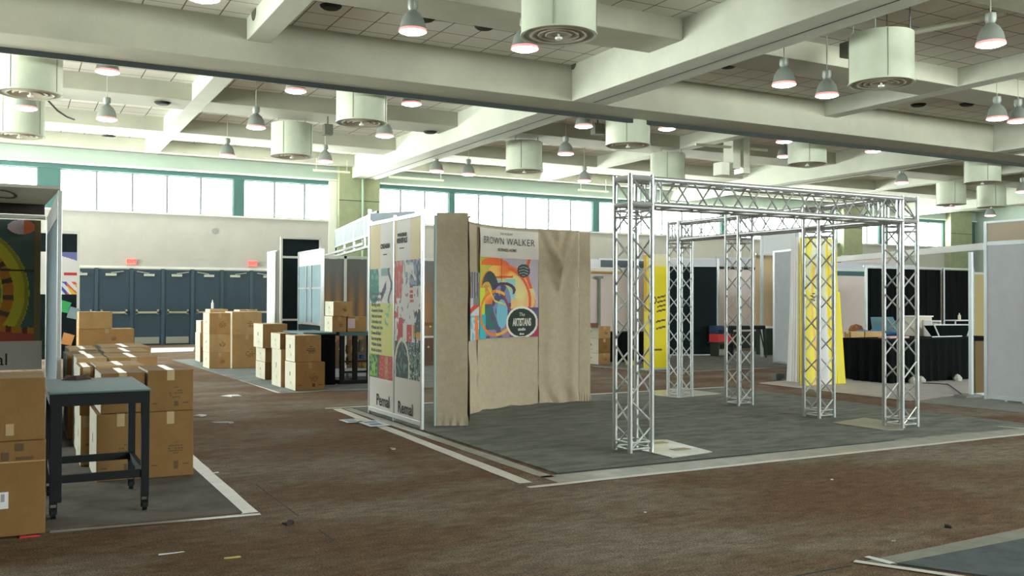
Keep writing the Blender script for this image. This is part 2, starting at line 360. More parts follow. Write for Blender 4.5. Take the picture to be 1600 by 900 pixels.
# ================================================================== PENDANT LAMPS
def make_lamp():
    r = thing('pendant_lamp', 'x', 'lamp', (0, 0, 0), 'high bay pendant lamps')
    MB().lathe([(.045, .46), (.075, .45), (.08, .36), (.055, .31), (.07, .29), (.12, .25), (.165, .17), (.19, .06), (.197, .03)], n=24, cap0=True).build('lamp_shade', lamp_metal, r, smooth=True)
    MB().lathe([(.197, .035), (.208, .0), (.197, -.002)], n=24).build('rim', lamp_rim, r, smooth=True)
    MB().lathe([(.198, .002), (.15, -.018), (.08, -.028), (.001, -.032)], n=24).build('lens', lamp_lit, r, smooth=True)
    return r
L = [  # px of the lens centre, height, label
 (318, -2, 5.15, 'lit pendant lamp cut by the top edge of the photo, upper left'),
 (645, 50, 5.30, 'large lit grey bell lamp before the ceiling tiles, left of the biggest drum diffuser'),
 (820, 77, 5.10, 'lit pendant lamp half hidden behind the biggest drum diffuser at top centre'),
 (168, 113, 5.10, 'lit pendant lamp just below the long girder, right of the upper left drum'),
 (462, 143, 5.10, 'lit pendant lamp just below the girder, above the hanging drum with three rods'),
 (643, 163, 5.10, 'lit pendant lamp just below the girder, right of the second drum'),
 (40, 170, 5.0, 'lit pendant lamp in front of the two stacked looking drums at the far left'),
 (167, 187, 5.1, 'lit grey bell pendant lamp on a long rod before the bright left ceiling bay'),
 (400, 200, 5.1, 'lit bell pendant lamp left of the small hanging drum, before the tiled bay'),
 (355, 244, 5.1, 'small lit bell lamp hanging before the pale green wall, above the five pane window'),
 (601, 213, 5.1, 'lit bell lamp tucked against the right edge of the second drum'),
 (508, 253, 5.1, 'small pale lit lamp beside the green column, right of the small hanging drum'),
 (912, 198, 5.1, 'lit lamp below the girder beside the small square black box'),
 (1042, 202, 5.1, 'lit lamp directly below the girder, right of the third drum'),
 (884, 241, 5.1, 'lit bell lamp between the two middle drums'),
 (682, 268, 5.1, 'small lit bell lamp, left of the close pair above the centre windows'),
 (732, 273, 5.1, 'small lit bell lamp, right of the close pair above the centre windows'),
 (913, 283, 5.1, 'small lit lamp left of the top left corner of the truss frame'),
 (1225, 133, 5.1, 'lit dark bell lamp below the bright beam, left of the near pair'),
 (1292, 150, 5.1, 'lit dark bell lamp touching the left side of the right hand big drum'),
 (1548, 70, 5.1, 'biggest lit pendant lamp near the top right corner of the photo'),
 (1558, 186, 5.1, 'lit dark bell lamp at the right edge, left of its pair'),
 (1591, 190, 5.1, 'lit dark bell lamp cut by the right edge of the photo'),
 (1225, 222, 5.1, 'lit lamp just below the girder left of the drum over the truss'),
 (1225, 245, 5.1, 'lower small lit lamp touching the left side of the drum over the truss'),
 (1153, 264, 5.1, 'lit bell lamp over the middle of the front truss beam'),
 (1364, 237, 5.1, 'sliver of a lit lamp right below the girder at right'),
 (1409, 286, 5.1, 'small lit bell lamp above the right end of the front truss beam'),
 (1483, 325, 4.9, 'small lit lamp under the left one of the far right drums'),
 (1547, 337, 4.9, 'small lit lamp under the right one of the far right drums'),
 (1598, 300, 4.9, 'small lit lamp at the right photo edge above the tall grey panel')]
lamp0 = make_lamp()
for i, (px, py, z, lb) in enumerate(L):
    r = lamp0 if i == 0 else tree(lamp0)
    p = FL(px, py, z)
    if (px, py) in ((168, 113), (462, 143), (643, 163), (912, 198), (1042, 202), (1225, 222), (1364, 237)): p = ONY(px, py, 17.8)
    if (px, py) == (1225, 245): p = ONY(px, py, 20.8)
    if p.y > 29.2: p = ONY(px, py, 29.2)
    r.location = p; r['label'] = lb
    MB().tube((p.x, p.y, p.z+.45), (p.x, p.y, min(ZC, 6.2)), .009, 6).build('rod', pvc, r)
# ================================================================== DRUM DIFFUSERS
def make_drum():
    r = thing('air_diffuser', 'x', 'air diffuser', (0, 0, 0), 'drum air diffusers')
    drum = MB().lathe([(.47, .80), (.50, .80), (.50, .025), (.515, .02), (.515, .004), (.50, .0), (.47, .012), (.47, .78)], n=40).lathe([(.47, .79), (.001, .79)], n=40).build('drum', diff_metal, r, smooth=True)
    for k in range(4):
        t = math.pi/2*k+.9
        MB().bar((.502*math.cos(t), .502*math.sin(t), .03), (.502*math.cos(t), .502*math.sin(t), .79), .008, .014).build('seam', mat('diffuser_seam', (0.18, 0.19, 0.15), 0.7), drum)
    MB().lathe([(.475, .012), (.40, .016), (.37, .004), (.30, .03), (.27, .008), (.19, .03), (.17, .01), (.09, .035), (.001, .03)], n=40).build('cone_rings', diff_in, r, smooth=True)
    MB().tube((0, 0, .12), (0, 0, -.02), .018, 8).lathe([(.02, .0), (.05, -.015), (.045, -.04), (.001, -.05)], n=14).build('knob', cream_track, r, smooth=True)
    return r
D = [ (873, 57, 'biggest cream drum air diffuser cut by the top edge at centre', 1),
 (1377, 132, 'large cream drum air diffuser hanging on rods at the upper right', 1),
 (48, 148, 'cream drum air diffuser at the far left edge, nearer of the two', 1),
 (30, 213, 'cream drum air diffuser at the far left edge, farther and lower of the two', 1),
 (456, 245, 'small cream drum air diffuser on three rods before the pale green wall', 1),
 (565, 193, 'cream drum air diffuser right below the girder, left of centre', 1),
 (819, 268, 'small cream drum air diffuser on rods above the curved backdrop', 1),
 (981, 228, 'cream drum air diffuser below the girder, just left of the truss frame', 1),
 (1261, 257, 'cream drum air diffuser above the front truss beam', 1),
 (1535, 286, 'far right cream drum air diffuser right below the girder', 1),
 (1486, 320, 'far small drum air diffuser above the right truss leg', 1),
 (1549, 324, 'far small drum air diffuser above the posts of the right booth', 1),
 (1043, 283, 'pale drum air diffuser behind the top left of the truss beam', 1)]
d0 = make_drum()
for i, (px, py, lb, sc) in enumerate(D):
    r = d0 if i == 0 else tree(d0)
    p = FL(px, py, 5.06 if px == 1261 else 4.93); r.location = p; r['label'] = lb
    for k in range(4):
        t = math.pi/2*k+.5; MB().tube((p.x+.44*math.cos(t), p.y+.44*math.sin(t), p.z+.78), (p.x+.44*math.cos(t), p.y+.44*math.sin(t), ZC), .010, 6).build('hanger_rod', alu_dull, r)
# ceiling speakers / openings and beam openings
for i, (px, py, lb) in enumerate([(517, 9, 'dark round ceiling speaker nearest the shallow rib at upper left'), (664, 28, 'dark round ceiling speaker right behind the large bell lamp'), (757, 41, 'dark round ceiling speaker between the large bell lamp and the biggest drum'),
        (1137, 102, 'dark round ceiling speaker just beyond the bright deep beam'), (1435, 163, 'dark ceiling speaker at right, left one of two'), (1511, 162, 'dark ceiling speaker at right, right one of two'), (1258, 26, 'dark ceiling slot beside the right rib near the top'), (170, 212, 'dark ceiling speaker under the far left bay'), (254, 160, 'dark small ceiling speaker under the left rib'), (672, 205, 'dark ceiling speaker left of the bright beam behind the girder')]):
    p = FL(px, py, ZC if i < 7 else (5.82 if i != 9 else 5.83))
    z = ZC if i < 7 else 5.82
    tag(MB().lathe([(.001, z-.055), (.13, z-.05), (.17, z-.02), (.18, z)], p.x, p.y, 20).build('ceiling_speaker', hole_m), lb, 'speaker', 'ceiling speakers')
p = ONX(896, 96, 10.0)
t = thing('beam_opening', 'dark oval pipe opening with a white flap in the deep beam, beside the biggest drum', 'opening', (9.99, p.y, p.z))
mb = MB(); mb.quad([(9.992, p.y+.13*math.cos(a*math.pi/12), p.z+.17*math.sin(a*math.pi/12)) for a in range(24)][::-1]); mb.build('opening', mat('opening_olive', (0.10, 0.11, 0.06), 0.9), t)
MB().hexa([(9.94, p.y-.12, p.z+.05), (9.99, p.y-.12, p.z+.05), (9.99, p.y+.08, p.z+.05), (9.94, p.y+.08, p.z+.05), (9.9, p.y-.12, p.z+.16), (9.99, p.y-.12, p.z+.16), (9.99, p.y+.08, p.z+.16), (9.9, p.y+.08, p.z+.16)]).build('flap', white_p, t)
p = ONX(397, 18, 3.5)
tag(MB().tube((3.49, p.y, p.z), (3.499, p.y, p.z), .15, 20).build('beam_opening', mat('opening_olive', (0.10, 0.11, 0.06), 0.9)), 'dark round opening in the shallow rib at the upper left', 'opening')
# box projectors / dark boxes under the ceiling
p = FL(1331, 78, 5.88)
t = thing('speaker_box', 'dark boxy ceiling unit with a pipe beside the right bright beam', 'speaker', p)
MB().box(p.x-.16, p.x+.16, p.y-.14, p.y+.14, p.z-.13, p.z+.13).build('case', mat('unit_olive', (0.12, 0.13, 0.10), 0.7), t, bevel=.01)
MB().tube((p.x, p.y+.1, p.z+.10), (p.x+.75, p.y-2.4, p.z+.12), .05, 8).tube((p.x, p.y, p.z+.1), (p.x, p.y, ZC-.012), .02, 6).build('pipe', pvc, t)
p = FL(934, 202, 5.6)
tag(MB().box(p.x-.14, p.x+.14, p.y-.1, p.y+.1, p.z-.13, p.z+.13).tube((p.x, p.y, p.z+.12), (p.x, p.y, ZC), .02, 6).build('speaker_box', mat('unit_olive', (0.12, 0.13, 0.10), 0.7)), 'small square dark box hanging beside the lamp left of the third drum', 'speaker')
p = FL(512, 203, 5.5)
tag(MB().box(p.x-.10, p.x+.10, p.y-.1, p.y+.1, p.z-.13, p.z+.13).tube((p.x, p.y, p.z+.12), (p.x, p.y, ZC), .02, 6).build('spot_light', mat('unit_olive', (0.12, 0.13, 0.10), 0.7)), 'small dark spot light hanging before the white ceiling bay, left of the second drum', 'light')
a, b_ = FL(75, 157, 5.1), FL(116, 187, 5.0)
tag(MB().path([a, a.lerp(b_, .35)+Vector((0, 0, -.06)), a.lerp(b_, .7)+Vector((0, 0, -.05)), b_], .018, 6).tube(a, (a.x, a.y, ZC-.012), .006, 6).build('dangling_cable', cable_m), 'dark bent cable dangling beside the upper left drum', 'cable')
# thin conduits below the far ceiling
for (x0, y0, x1, y1, z, lb) in ((690, 312-85, 905, 160+10, 5.35, 'thin cream conduit running under the ceiling behind the girder'), (1180, 300, 1500, 252, 5.0, 'thin dark conduit above the right half of the truss frame')):
    a, b_ = FL(x0, y0, z), FL(x1, y1, z)
for (x0, x1, y0, z, lb) in ((10.95, 12.9, 29.0, 5.45, 'short cream pipe along the pale green wall right of the column'), (8.4, 9.6, 29.0, 5.5, 'short cream pipe along the pale green wall left of the column'), (18.3, 19.6, 29.0, 5.45, 'short cream pipe near the small lamp left of the truss')):
    tag(MB().tube((x0, y0, z), (x1, y0, z), .035, 8).tube((x0+.1, y0, z), (x0+.1, y0, 5.9), .008, 5).tube((x1-.1, y0, z), (x1-.1, y0, 5.9), .008, 5).build('ceiling_pipe', pvc), lb, 'pipe', 'short pipes by the far wall')
# duct cluster behind the truss corner
p = FL(1140, 262, 5.1)
t = thing('ceiling_duct', 'pale green vertical duct boxes hanging behind the front truss beam', 'duct', p)
MB().box(p.x-.05, p.x+.22, p.y-.2, p.y+.2, p.z-.05, ZC-.1).box(p.x+.34, p.x+.56, p.y-.2, p.y+.2, p.z-.15, ZC-.1).build('duct_body', mat('duct_pale_green', (0.58, 0.60, 0.52), 0.7), t, bevel=.01)
MB().box(p.x-.5, p.x-.22, p.y-.25, p.y+.1, p.z-.25, p.z+.10).build('duct_box', cream_track, t, bevel=.01)
MB().tube((p.x-1.2, p.y, p.z+.55), (p.x+1.2, p.y-.2, p.z+.55), .04, 8).build('pipe', pvc, t)
p = FL(1495, 350, 0); 
# ================================================================== FLOOR COVERINGS
def poly(name, pts, z, m_, lb, cat, th=.006, group=None):
    mb = MB(); n = len(pts); mb.v = [(x, y, 0.0005) for x, y in pts]+[(x, y, z) for x, y in pts]
    mb.f = [tuple(range(n-1, -1, -1)), tuple(range(n, 2*n))]+[(i, (i+1) % n, n+(i+1) % n, n+i) for i in range(n)]; mb.m = [0]*len(mb.f)
    # orientation check
    ar = sum(pts[i][0]*pts[(i+1) % n][1]-pts[(i+1) % n][0]*pts[i][1] for i in range(n))
    if ar < 0: mb.f = [tuple(reversed(f)) for f in mb.f]
    return tag(mb.build(name, m_), lb, cat, group)
def fx(px, py): p = FL(px, py); return (p.x, p.y)
def strip(a, b_, w, z, m_, lb, group='floor tape lines', jag=.006):     # tape with slightly torn edges
    a = Vector((*a, 0)); b_ = Vector((*b_, 0)); d = b_-a; n = max(2, int(d.length/.25)); s_ = Vector((-d.y, d.x, 0)).normalized()*(w/2)
    pa = [a+d*k/n+s_+s_.normalized()*random.uniform(-jag, jag) for k in range(n+1)]; pb = [a+d*k/n-s_+s_.normalized()*random.uniform(-jag, jag) for k in range(n+1)]
    mb = MB()
    for k in range(n): mb.quad([(pb[k].x, pb[k].y, z), (pb[k+1].x, pb[k+1].y, z), (pa[k+1].x, pa[k+1].y, z), (pa[k].x, pa[k].y, z)])
    return tag(mb.build('floor_tape', m_), lb, 'floor tape', group)
poly('booth_carpet', [(3.93, 6.56), (10.3, 6.52), (10.3, 11.7), (3.93, 11.7)], .012, grey_carpet, 'large grey carpet under the truss frame and curved backdrop', 'carpet')
tag(MB().box(3.915, 10.3, 6.535, 6.556, .001, .010).build('carpet_binding', dark_track), 'dark binding edge along the front of the central grey carpet', 'binding')  # painted shadow line of the carpet's thickness, laid as a dark strip
strip((3.52, 6.33), (3.72, 11.72), .12, .004, tape_white, 'white tape along the left edge of the central grey carpet, beside the banner wall')
strip((3.80, 6.45), (3.86, 11.7), .12, .003, tape_tan, 'dull tan tape strip between white tape and grey carpet, left side')
strip((3.45, 6.17), (9.9, 6.20), .07, .005, tape_white, 'white tape line along the front of the central grey carpet')
strip((3.75, 6.37), (10.3, 6.37), .30, .003, tape_tan, 'wide translucent tape strip along the front edge of the central grey carpet')
strip((3.6, 11.82), (10.3, 11.82), .08, .004, tape_white, 'white tape along the back edge of the central grey carpet')
poly('booth_carpet', [(0.1, 6.42), (1.36, 6.30), (1.34, 12.6), (0.1, 12.6)], .010, mat('brown_grey_booth_carpet', (0.155, 0.135, 0.115), 0.95, var=0.28, scale=3, bump=0.8, bscale=150), 'worn brown grey carpet under the black table and near box pile', 'carpet')
strip((1.405, 6.28), (1.41, 8.9), .11, .005, tape_white, 'torn bright white tape right of the near box pile')
strip((0.22, 6.33), (1.46, 6.22), .06, .004, tape_tan, 'tan tape along the front of the near left carpet')
poly('booth_carpet', [(1.5, 13.6), (3.6, 14.2), (5.0, 13.8), (8.5, 13.8), (8.5, 22.8), (3.3, 22.8)][1:], .010, mat('blue_grey_booth_carpet', (0.20, 0.22, 0.22), 0.95, var=0.2, scale=3), 'blue grey carpet under the middle cardboard boxes and draped table', 'carpet')
strip((3.48, 22.8), (3.58, 14.1), .07, .005, tape_white, 'white tape left of the middle cardboard boxes')
strip((3.55, 14.1), (8.6, 13.75), .06, .005, tape_white, 'white tape in front of the middle boxes and draped table')
poly('white_floor_sheet', [fx(236, 551), fx(302, 549), fx(304, 543), fx(236, 544)], .006, paper, 'bright white sheet on the floor before the blue doors', 'floor sheet')
poly('booth_carpet', [(10.9, 15.0), (14.5, 14.7), (18, 14.6), (18, 21), (10.9, 21)], .010, grey_carpet, 'grey carpet under the yellow upright banner and dark panels', 'carpet')
strip((10.9, 16.7), (11.4, 14.75), .05, .012, tape_white, 'white tape left of the far grey carpet')
strip((11.4, 14.72), (14.6, 14.72), .07, .005, tape_white, 'white tape before the dark panels and gray fabric panel')
poly('booth_carpet', [(11.30, 8.95), (13.3, 9.45), (17.5, 10), (17.5, 13.5), (11.3, 12.1)], .010, pale_carpet, 'pale pinkish carpet under the black draped table at right', 'carpet')
poly('booth_carpet', [(11.16, 8.90), (13.3, 9.40), (13.3, 5.2), (11.5, 5.2)], .008, mat('mid_grey_booth_carpet', (0.24, 0.25, 0.24), 0.95, var=0.15, scale=3), 'mid grey carpet under the tall panel wall at right edge', 'carpet')
strip((11.24, 12.05), (11.20, 8.95), .06, .012, tape_white, 'white tape along the left edge of the pale pinkish carpet')
strip(fx(1335, 878), (fx(1420, 899)[0]+.3, fx(1420, 899)[1]-.32), .045, .006, tape_white, 'white tape at the bottom right corner, outer strip')
strip(fx(1354, 871), fx(1394, 882), .05, .0065, paper, 'short white tape piece at the bottom right corner, inner')
poly('carpet_edge_strip', [fx(1352, 878), fx(1600, 826), (8.5, 3.6), (8.5, 3.46), fx(1600, 843.5), fx(1400, 882.6)], .005, mat('bottom_right_carpet_edge', (0.26, 0.26, 0.23), 0.95, var=0.15, scale=5), 'tan grey carpet edge strip at the bottom right corner', 'carpet')
a = fx(1400, 882); 
poly('booth_carpet', [a, fx(1600, 843), (8.5, 3.45), (8.5, 1.5), (5.4, 1.5)], .008, mat('dark_slate_carpet', (0.10, 0.125, 0.135), 0.95, var=0.25, scale=4, bump=.6, bscale=150), 'dark slate grey carpet at the bottom right corner', 'carpet')
strip(fx(1560, 668), fx(1600, 671), .04, .013, tape_white, 'short white tape scrap at the right end of the central carpet')
# seams in the brown carpet
st(MB().box(-0.5, 3.98, 3.56, 3.575, 0, .0015).build('trim_%d' % pn, dark_track)); pn += 1
a, b_, c_, d_ = fx(400, 757), fx(466, 806), fx(498, 828), fx(522, 845)
st(MB().bar((a[0], a[1], .0008), (b_[0], b_[1], .0008), .007, .0012).bar((c_[0], c_[1], .0008), (d_[0], d_[1], .0008), .010, .0012).build('trim_%d' % pn, dark_track)); pn += 1
# scraps
def scrap(px, py, w, l, m_, lb, cat='scrap', a=None, name='paper_scrap'):
    p = FL(px, py); a = random.uniform(0, 3) if a is None else a; c, s_ = math.cos(a), math.sin(a); mb = MB()
    pts = [(-l, -w), (-l*.2, -w*1.15), (l, -w*.7), (l*.9, w), (-l*.1, w*.8), (-l*.95, w*.9)]
    z0 = .014
    mb.v = [(p.x+x*c-y*s_, p.y+x*s_+y*c, z0-.013) for x, y in pts]+[(p.x+x*c-y*s_, p.y+x*s_+y*c, z0-.008+random.uniform(-.003, min(.016, w*.5))) for x, y in pts]
    mb.f = [(5, 4, 3, 2, 1, 0), (6, 7, 8, 9, 10, 11)]+[(i, (i+1) % 6, 6+(i+1) % 6, 6+i) for i in range(6)]; mb.m = [0]*8
    return tag(mb.build(name, m_), lb, cat, 'scraps on the floor')
scrap(361, 619, .09, .14, paper, 'white paper scrap on the brown aisle, left of the banner wall'); scrap(313, 650, .06, .06, paper, 'tiny white scrap right of the near box pile')
scrap(347, 661, .04, .13, mat('grey_scrap', (.4, .4, .4), .8), 'grey flat scrap right of the near box pile'); scrap(268, 865, .006, .07, paper, 'thin white straw on the floor at lower left', a=.05)
scrap(363, 872, .01, .045, mat('yellow_scrap', (.6, .5, .15), .8), 'small yellow scrap on the floor at lower left', a=-.1); scrap(450, 819, .03, .03, cable_m, 'small black crumb on the brown carpet at lower left')
scrap(47, 839, .015, .055, red_m, 'red scrap at the foot of the nearest carton', a=0); scrap(1481, 824, .02, .03, cable_m, 'black crumb on the brown carpet at lower right')
scrap(613, 702, .02, .04, mat('tan_scrap', (.5, .4, .3), .8), 'tan scrap on the aisle left of the long tape'); scrap(1008, 801, .007, .01, paper, 'tiny white crumb in the middle of the front aisle')
scrap(328, 740, .008, .07, paper, 'thin white tape piece beside the torn tape at left', a=0.0)
scrap(1396, 846, .008, .01, paper, 'tiny pale crumb near the bottom right tape'); scrap(1116, 672, .02, .03, tape_tan, 'tan crumb on the grey carpet inside the truss frame')
scrap(1258, 622, .03, .07, tape_tan, 'tan scrap on the aisle behind the truss frame'); scrap(1300, 750, .006, .01, paper, 'pale crumb on the aisle under the front tape')
for (px, py, w, l, lb) in ((549, 659, .10, .15, 'blue white paper sheet on the floor left of the banner wall, farther'), (583, 663, .12, .24, 'printed blue white paper sheet on the floor at the banner wall')):
    p = FL(px, py); t = thing('paper_sheet', lb, 'paper', (p.x, p.y, .014), 'paper sheets by the banner wall')
    MB().box(p.x-w, p.x+w, p.y-l, p.y+l, .009, .013).build('sheet', paper, t)
    MB().box(p.x-w*.6, p.x+w*.5, p.y-l*.7, p.y-l*.1, .0131, .0136).box(p.x-w*.6, p.x+w*.7, p.y+l*.2, p.y+l*.7, .0131, .0136).build('printing', mat('blue_print', (.12, .3, .5), .6), t)
# ================================================================== CARDBOARD BOXES
def carton(x0, x1, y0, y1, z0, z1, lb, group, white=False, kind=0, prints=1, tapev=True):  # white: left face painted pale as daylit
    t = thing('cardboard_box', lb, 'box', ((x0+x1)/2, (y0+y1)/2, z0), group); m_ = cardb[kind % 3]
    g = .004
    body = MB().box(x0+g, x1-g, y0+g, y1-g, z0+.001, z1-.001, m_, [None, None, None, None, None, card_lit if white else None]).build('carton', m_, t, bevel=.006)  # left face painted pale, as if lit by daylight from the west
    xm, ym = (x0+x1)/2, (y0+y1)/2; h = z1-z0; w = x1-x0
    if tapev:
        d = min(.10, h*.25)
        MB().box(xm-.028, xm+.028, y0+g+.002, y1-g-.002, z1-.001, z1+.0005).box(xm-.028, xm+.028, y0+g-.001, y0+g, z1-d, z1-.004).build('packing_tape', tape_m, body)
    MB().box(x0+.01, x1-.01, ym-.002, ym+.002, z1-.002, z1-.0006).build('flap_seam', ink_soft, body)
    if prints:
        mb = MB(); yy = y0+g-.0015
        cx_, cz = xm+w*.12, z0+h*.42; s_ = min(w, h)
        for k, (ww_, dz) in enumerate(((.10, .14), (.30, .06), (.34, 0), (.30, -.05), (.20, -.10))):
            n = 5
            for q in range(n):
                if random.random() < .8: mb.box(cx_-ww_*s_/2+q*ww_*s_/n, cx_-ww_*s_/2+(q+.75)*ww_*s_/n, yy, yy+.002, cz+dz*s_, cz+dz*s_+.018*s_+.004)
        if prints == 2:
            for q in (-.33, .33): mb.box(xm+q*w-.06*s_, xm+q*w+.06*s_, yy, yy+.002, z0+h*.18, z0+h*.18+.01)
            mb.box(cx_-.05*s_, cx_+.05*s_, yy, yy+.002, z0+h*.12, z0+h*.24)
        xx = x0+g-.0015
        mb.box(xx, xx+.002, ym-.05*s_, ym+.05*s_, z0+h*.5, z0+h*.64).box(xx, xx+.002, ym-.12*s_, ym-.09*s_, z0+h*.2, z0+h*.3)
        mb.build('printing', ink_soft if kind != 1 else ink, body)
    return t
def stack(xl, xr, Y, dep, ys, labels, group, white=False, kinds=(0, 1, 2), z_first=None, prints=1):  # white: left faces painted pale as daylit
    z = [0.011 if z_first is None and i == 0 else (z_first if (i == 0) else ONY((xl+xr)/2, yy, Y).z) for i, yy in enumerate(ys)]
    ym = ys[-1]; x0, x1 = ONY(xl, ym, Y).x, ONY(xr, ym, Y).x
    out = []
    for i, lb in enumerate(labels):
        j = random.uniform(-.012, .012)
        out.append(carton(x0+j, x1+j, Y+j*.5, Y+dep, z[i], z[i+1], lb, group, white, kinds[i % len(kinds)], prints))
    return out
G1 = 'cardboard boxes of the near left pile'
# the two nearest, left edge
x1 = ONY(73, 700, 6.27).x; z1 = ONY(40, 688, 6.27).z; z2 = ONY(40, 590, 6.27).z
t = carton(x1-.75, x1, 6.27, 6.85, .011, z1, 'big carton at the left edge with a shipping label, lower of the nearest two', 'nearest cartons at the left edge', kind=2, prints=0)
MB().box(x1-.34, x1-.20, 6.2715, 6.273, ONY(10, 795, 6.27).z, ONY(10, 769, 6.27).z).build('shipping_label', paper, t)
MB().box(x1-.31, x1-.25, 6.2705, 6.272, ONY(10, 792, 6.27).z, ONY(10, 782, 6.27).z).box(x1-.24, x1-.22, 6.2705, 6.272, ONY(10, 784, 6.27).z, ONY(10, 772, 6.27).z).build('printing', mat('grey_ink', (.35, .35, .4), .7), t)
mb = MB(); zz = ONY(30, 700, 6.27).z
for (a, b_, c_, d_) in ((24, 37, 705, 693), (25, 52, 719, 714), (3, 14, 719, 706)): mb.box(ONY(a, 700, 6.27).x, ONY(b_, 700, 6.27).x, 6.2705, 6.272, ONY(30, c_, 6.27).z, ONY(30, d_, 6.27).z)
mb.build('symbol', ink_soft, t)
MB().box(x1-.74, x1-.005, 6.266, 6.2735, ONY(30, 722.5, 6.27).z, ONY(30, 720.5, 6.27).z).build('flap_edge', cardb[1], t)
t = carton(x1-.76, x1-.006, 6.25, 6.83, z1+.001, z2, 'carton at the left edge, upper of the nearest two, under the white Remal banner', 'nearest cartons at the left edge', kind=2, prints=0)
MB().box(ONY(9, 640, 6.25).x, ONY(22, 640, 6.25).x, 6.2515, 6.2525, ONY(30, 680, 6.25).z, ONY(30, 662, 6.25).z).build('tape_patch', tape_m, t)
# near pile
Y0 = 7.80; zc = ONY(265, 643, Y0).z
xa, xb, xc = ONY(150, 700, Y0).x, ONY(228, 700, Y0).x, ONY(303, 700, Y0).x
carton(xa, xb-.003, Y0+.03, Y0+.75, .011, zc, 'large printed carton behind the black table, bottom left of the pile front', G1, True, 2, 2)
carton(xb+.003, xc, Y0, Y0+.75, .011, zc+.003, 'large printed carton right of the table leg, bottom right of the pile front', G1, True, 2, 2)
carton(ONY(157, 600, Y0).x, xb-.004, Y0+.02, Y0+.62, zc+.004, ONY(190, 583, Y0).z, 'upper carton seen through the black table frame, with a white side', G1, True, 2, 0)
carton(xb+.004, xc-.004, Y0-.01, Y0+.62, zc+.004, ONY(265, 578, Y0).z, 'upper right carton of the pile front, printed, beside the table top', G1, True, 2, 2)
def pile(xl, xr, ytop, Y, dep, lb, lb2, kind=0):
    p = ONY(xl, ytop, Y); q = ONY(xr, ytop, Y); h = p.z
    carton(p.x, q.x, Y, Y+dep, h*.52, h, lb, G1, True, kind, 1); carton(p.x+.01, q.x-.01, Y+.01, Y+dep, .011, h*.52-.001, lb2, G1, True, (kind+1) % 3, 1)
Y1 = 8.75
pile(149, 226, 572, 8.58, .62, 'carton with pale pink tinted top just behind the front upper cartons', 'lower carton hidden behind the front of the near pile', 1)
pile(124, 147, 574, 8.60, .62, 'narrow carton with a bright white side at the left of the near pile', 'narrow lower carton with a white side, left of the near pile', 2)
pile(170, 247, 559, 9.35, .75, 'long low carton in the third row of the near pile, right', 'lower carton of the third row, right', 0)
pile(119, 168, 560, 9.35, .75, 'carton in the third row of the near pile, left', 'lower carton of the third row, left', 1)
pile(92+12, 163, 555, 10.35, .8, 'carton in the fourth row with a tape strip, left', 'lower carton of the fourth row, left', 2)
pile(163, 235, 550, 10.5, .8, 'carton in the fourth row of the near pile, right, with loose flaps', 'lower carton of the fourth row, right', 0)
pile(107, 153, 546, 11.4, .9, 'carton in the back row of the near pile, left', 'lower carton of the back row, left', 1)
pile(158, 235, 543, 11.5, .9, 'long carton with a tape patch in the back row of the near pile, right', 'lower carton of the back row, right', 0)
# stack before the doors
Yb = 17.0; G2 = 'cartons stacked before the blue doors'
za, zb, zd = ONY(170, 541, Yb).z, ONY(170, 514, Yb).z, ONY(150, 487, Yb).z
x0, x1, x2, x3 = ONY(138, 530, Yb).x, ONY(210, 530, Yb).x, ONY(123, 500, Yb).x, ONY(176, 500, Yb).x
carton(x0-.15, x1, Yb, Yb+.6, .011, za, 'base carton under the two cartons before the blue doors', G2, False, 0, 0)
carton(x0-.15, x1, Yb, Yb+.6, za+.002, zb, 'wide printed carton before the blue doors, under the smaller one', G2, False, 0, 1)
carton(x2, x3, Yb+.02, Yb+.5, zb+.002, zd, 'carton before the blue doors, topmost, left of the push bars', G2, False, 1, 0)
# middle group by the doors
G3 = 'cartons of the far middle pile'
stack(327, 361, 19.45, .7, [577, 551, 522, 489], ['lowest of three narrow cartons with white sides, far middle pile', 'middle one of three narrow cartons with white sides', 'top one of three narrow cartons with a tape strip'], G3, True, (0, 1, 0))
stack(363, 410, 19.3, .7, [577, 523, 487], ['large brown carton with yellow mark, bottom right of the far middle pile', 'upper carton over the yellow marked one, far middle pile'], G3, True, (0, 1))
stack(313, 326, 21.6, .6, [566, 542, 520, 501], ['bottom carton at the left of the far middle pile', 'second small carton from below at the left of the far middle pile', 'third small carton at the left of the far middle pile'], G3, True, (2, 0, 1))
stack(328, 356, 22.3, .6, [566, 530, 500, 483], ['hidden base carton at the back of the far middle pile', 'second back carton of the far middle pile', 'open topped back carton at the top of the far middle pile'], G3, True, (1, 0, 1), prints=0)
stack(374, 402, 20.8, .6, [566, 525, 484], ['back right carton of the far middle pile, lower', 'back right carton of the far middle pile, top'], G3, True, (2, 0), prints=0)
